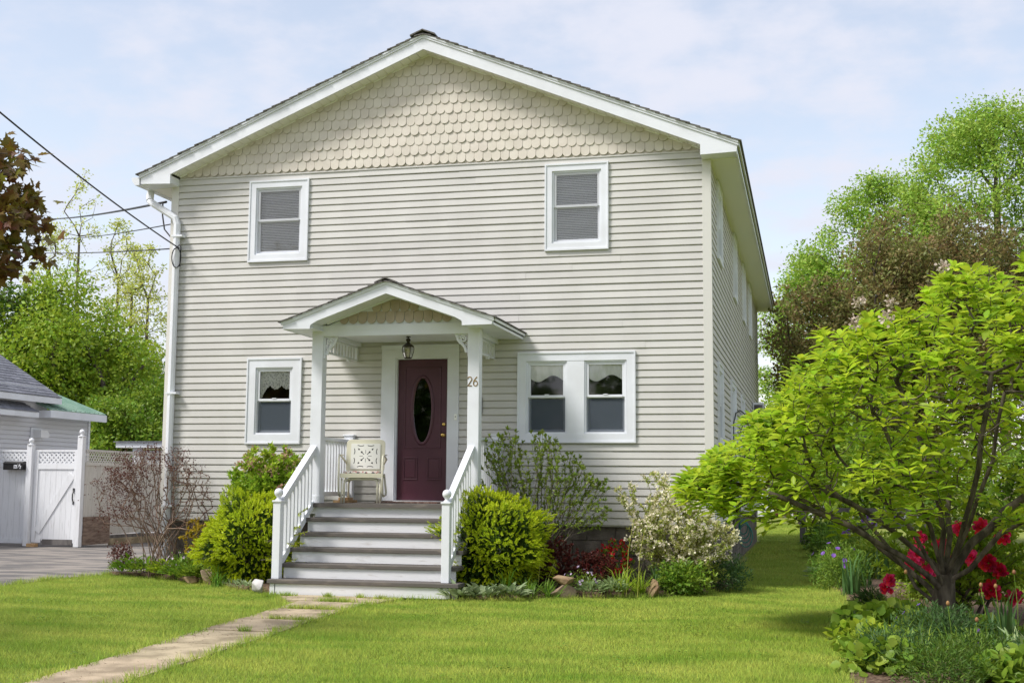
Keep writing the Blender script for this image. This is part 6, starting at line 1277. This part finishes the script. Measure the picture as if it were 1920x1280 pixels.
# longer fringe along the path and bed edges
rng = np.random.default_rng(19); fr_p = []
for poly, cl in ((PATH, True), (BED_R[:6], False), (BED_L[:6], False), (BED_S[:8], False), (DRIVE[:6], False)):
    pts = [np.array(p) for p in poly]
    for i in range(len(pts)-(0 if cl else 1)):
        a, b = pts[i], pts[(i+1) % len(pts)]; L_ = np.linalg.norm(b-a)
        if L_ > 9 or a[1] < -13: continue
        n = int(L_*330); t_ = rng.random((n, 1)); d = (b-a)/max(L_, 1e-6); nn_ = np.array((-d[1], d[0])); fr_p.append(a+(b-a)*t_+nn_*rng.normal(size=(n, 1))*0.035+0.035*np.stack([np.sin((a+(b-a)*t_)[:, 1]*9), np.sin((a+(b-a)*t_)[:, 0]*8)], 1)*-1)
P = np.concatenate(fr_p); P = P[~inside(P, STEP)]; n = len(P); a = rng.random(n)*2*PI; sx = np.stack([np.cos(a), np.sin(a)], 1)*0.0038; H = 0.035+0.05*rng.random(n)**2; A = np.concatenate([P-sx, np.full((n, 1), -0.02)], 1); B = np.concatenate([P+sx, np.full((n, 1), -0.02)], 1); Tt = np.concatenate([P+rng.normal(size=(n, 2))*0.032, H[:, None]], 1); V = np.stack([A, B, Tt], 1).reshape(-1, 3); parts.append((V, np.arange(len(V)).reshape(-1, 3)))
# stray tufts in the joints of the path
rng = np.random.default_rng(9); tv = []
for (x, y, r, n) in ((-4.05, -4.16, 0.22, 420), (-3.75, -4.14, 0.12, 160), (-4.0, -3.24, 0.2, 380), (-4.3, -2.75, 0.06, 160), (-3.9, -2.72, 0.05, 120), (-3.6, -2.80, 0.10, 160), (-3.85, -5.2, 0.1, 160), (-3.75, -6.2, 0.06, 80), (-3.6, -5.22, .12, 160), (-4.85, -2.75, 0.12, 200)):
    P = np.stack([x+rng.normal(size=n)*r*0.6, y+rng.normal(size=n)*0.025], 1); a = rng.random(n)*2*PI; sx = np.stack([np.cos(a), np.sin(a)], 1)*0.004; H = 0.05*(0.5+rng.random(n)); A = np.concatenate([P-sx, np.zeros((n, 1))], 1); B = np.concatenate([P+sx, np.zeros((n, 1))], 1); Tt = np.concatenate([P+rng.normal(size=(n, 2))*0.025, H[:, None]], 1); V = np.stack([A, B, Tt], 1).reshape(-1, 3); tv.append((V, np.arange(len(V)).reshape(-1, 3)))
V, F = merge(parts+tv); lg = npmesh('lawn_grass', V, F, 'grass'); tag(lg, 'short mown lawn grass', 'grass', kind='stuff')
# clover and a few weeds in the lawn
rng = np.random.default_rng(14); wv = []
for k in range(70):
    c_ = np.array((rng.uniform(-8.5, 1.6), rng.uniform(-9.6, -2.8))); 
    if inside(np.array([c_]), PATH)[0] or inside(np.array([c_]), BED_R)[0] or inside(np.array([c_]), BED_L)[0] or inside(np.array([c_]), BED_S)[0] or inside(np.array([c_]), STEP)[0]: continue
    n = 10+int(16*rng.random()); P = np.concatenate([c_+rng.normal(size=(n, 2))*0.06, 0.008+0.02*rng.random((n, 1))], 1); a = rng.random(n)*6.28; D = np.stack([np.cos(a), np.sin(a), 0.25*np.ones(n)], 1); wv.append(scatter(P, D, np.array((0, 0, 1.0))+rdir(n)*0.25, 0.028, 0.024, T_DIA))
tag(npmesh('lawn_clover', *merge(wv), 'leaf_green'), 'darker clover patches in the lawn', 'clover', kind='stuff')
# leaf litter and mulch chips on the beds
rng = np.random.default_rng(10); n = 5200; P = np.stack([rng.uniform(-9, 4.2, n), rng.uniform(-8, 1, n), np.full(n, 0.045)], 1); k = inside(P, BED_S)|inside(P, BED_R)|inside(P, BED_L); P = P[k]; n = len(P)
V, F = scatter(P, rdir(n)*np.array((1, 1, 0.15)), np.array((0, 0, 1.0))+rdir(n)*0.5, 0.05, 0.02, T_DIA); M('chip', (0.20, 0.135, 0.09), 0.9, (0.09, 0.055, 0.035), vs=20, isl=0.4); tag(npmesh('mulch_chips', V, F, 'chip'), 'brown mulch chips scattered over the beds', 'mulch', kind='stuff')

rng = np.random.default_rng(15); n = 900; P = np.stack([rng.uniform(-5, -3.0, n), rng.uniform(-10, -2.6, n), np.full(n, 0.016)], 1); k = inside(P, PATH); P = P[k]; n = len(P)
tag(npmesh('path_litter', *scatter(P, rdir(n)*np.array((1, 1, 0.1)), np.array((0, 0, 1.0))+rdir(n)*0.3, 0.010+0.03*rng.random(n)**3, 0.008, T_DIA), 'chip'), 'small dead leaf bits and grit on the concrete path', 'litter', kind='stuff')
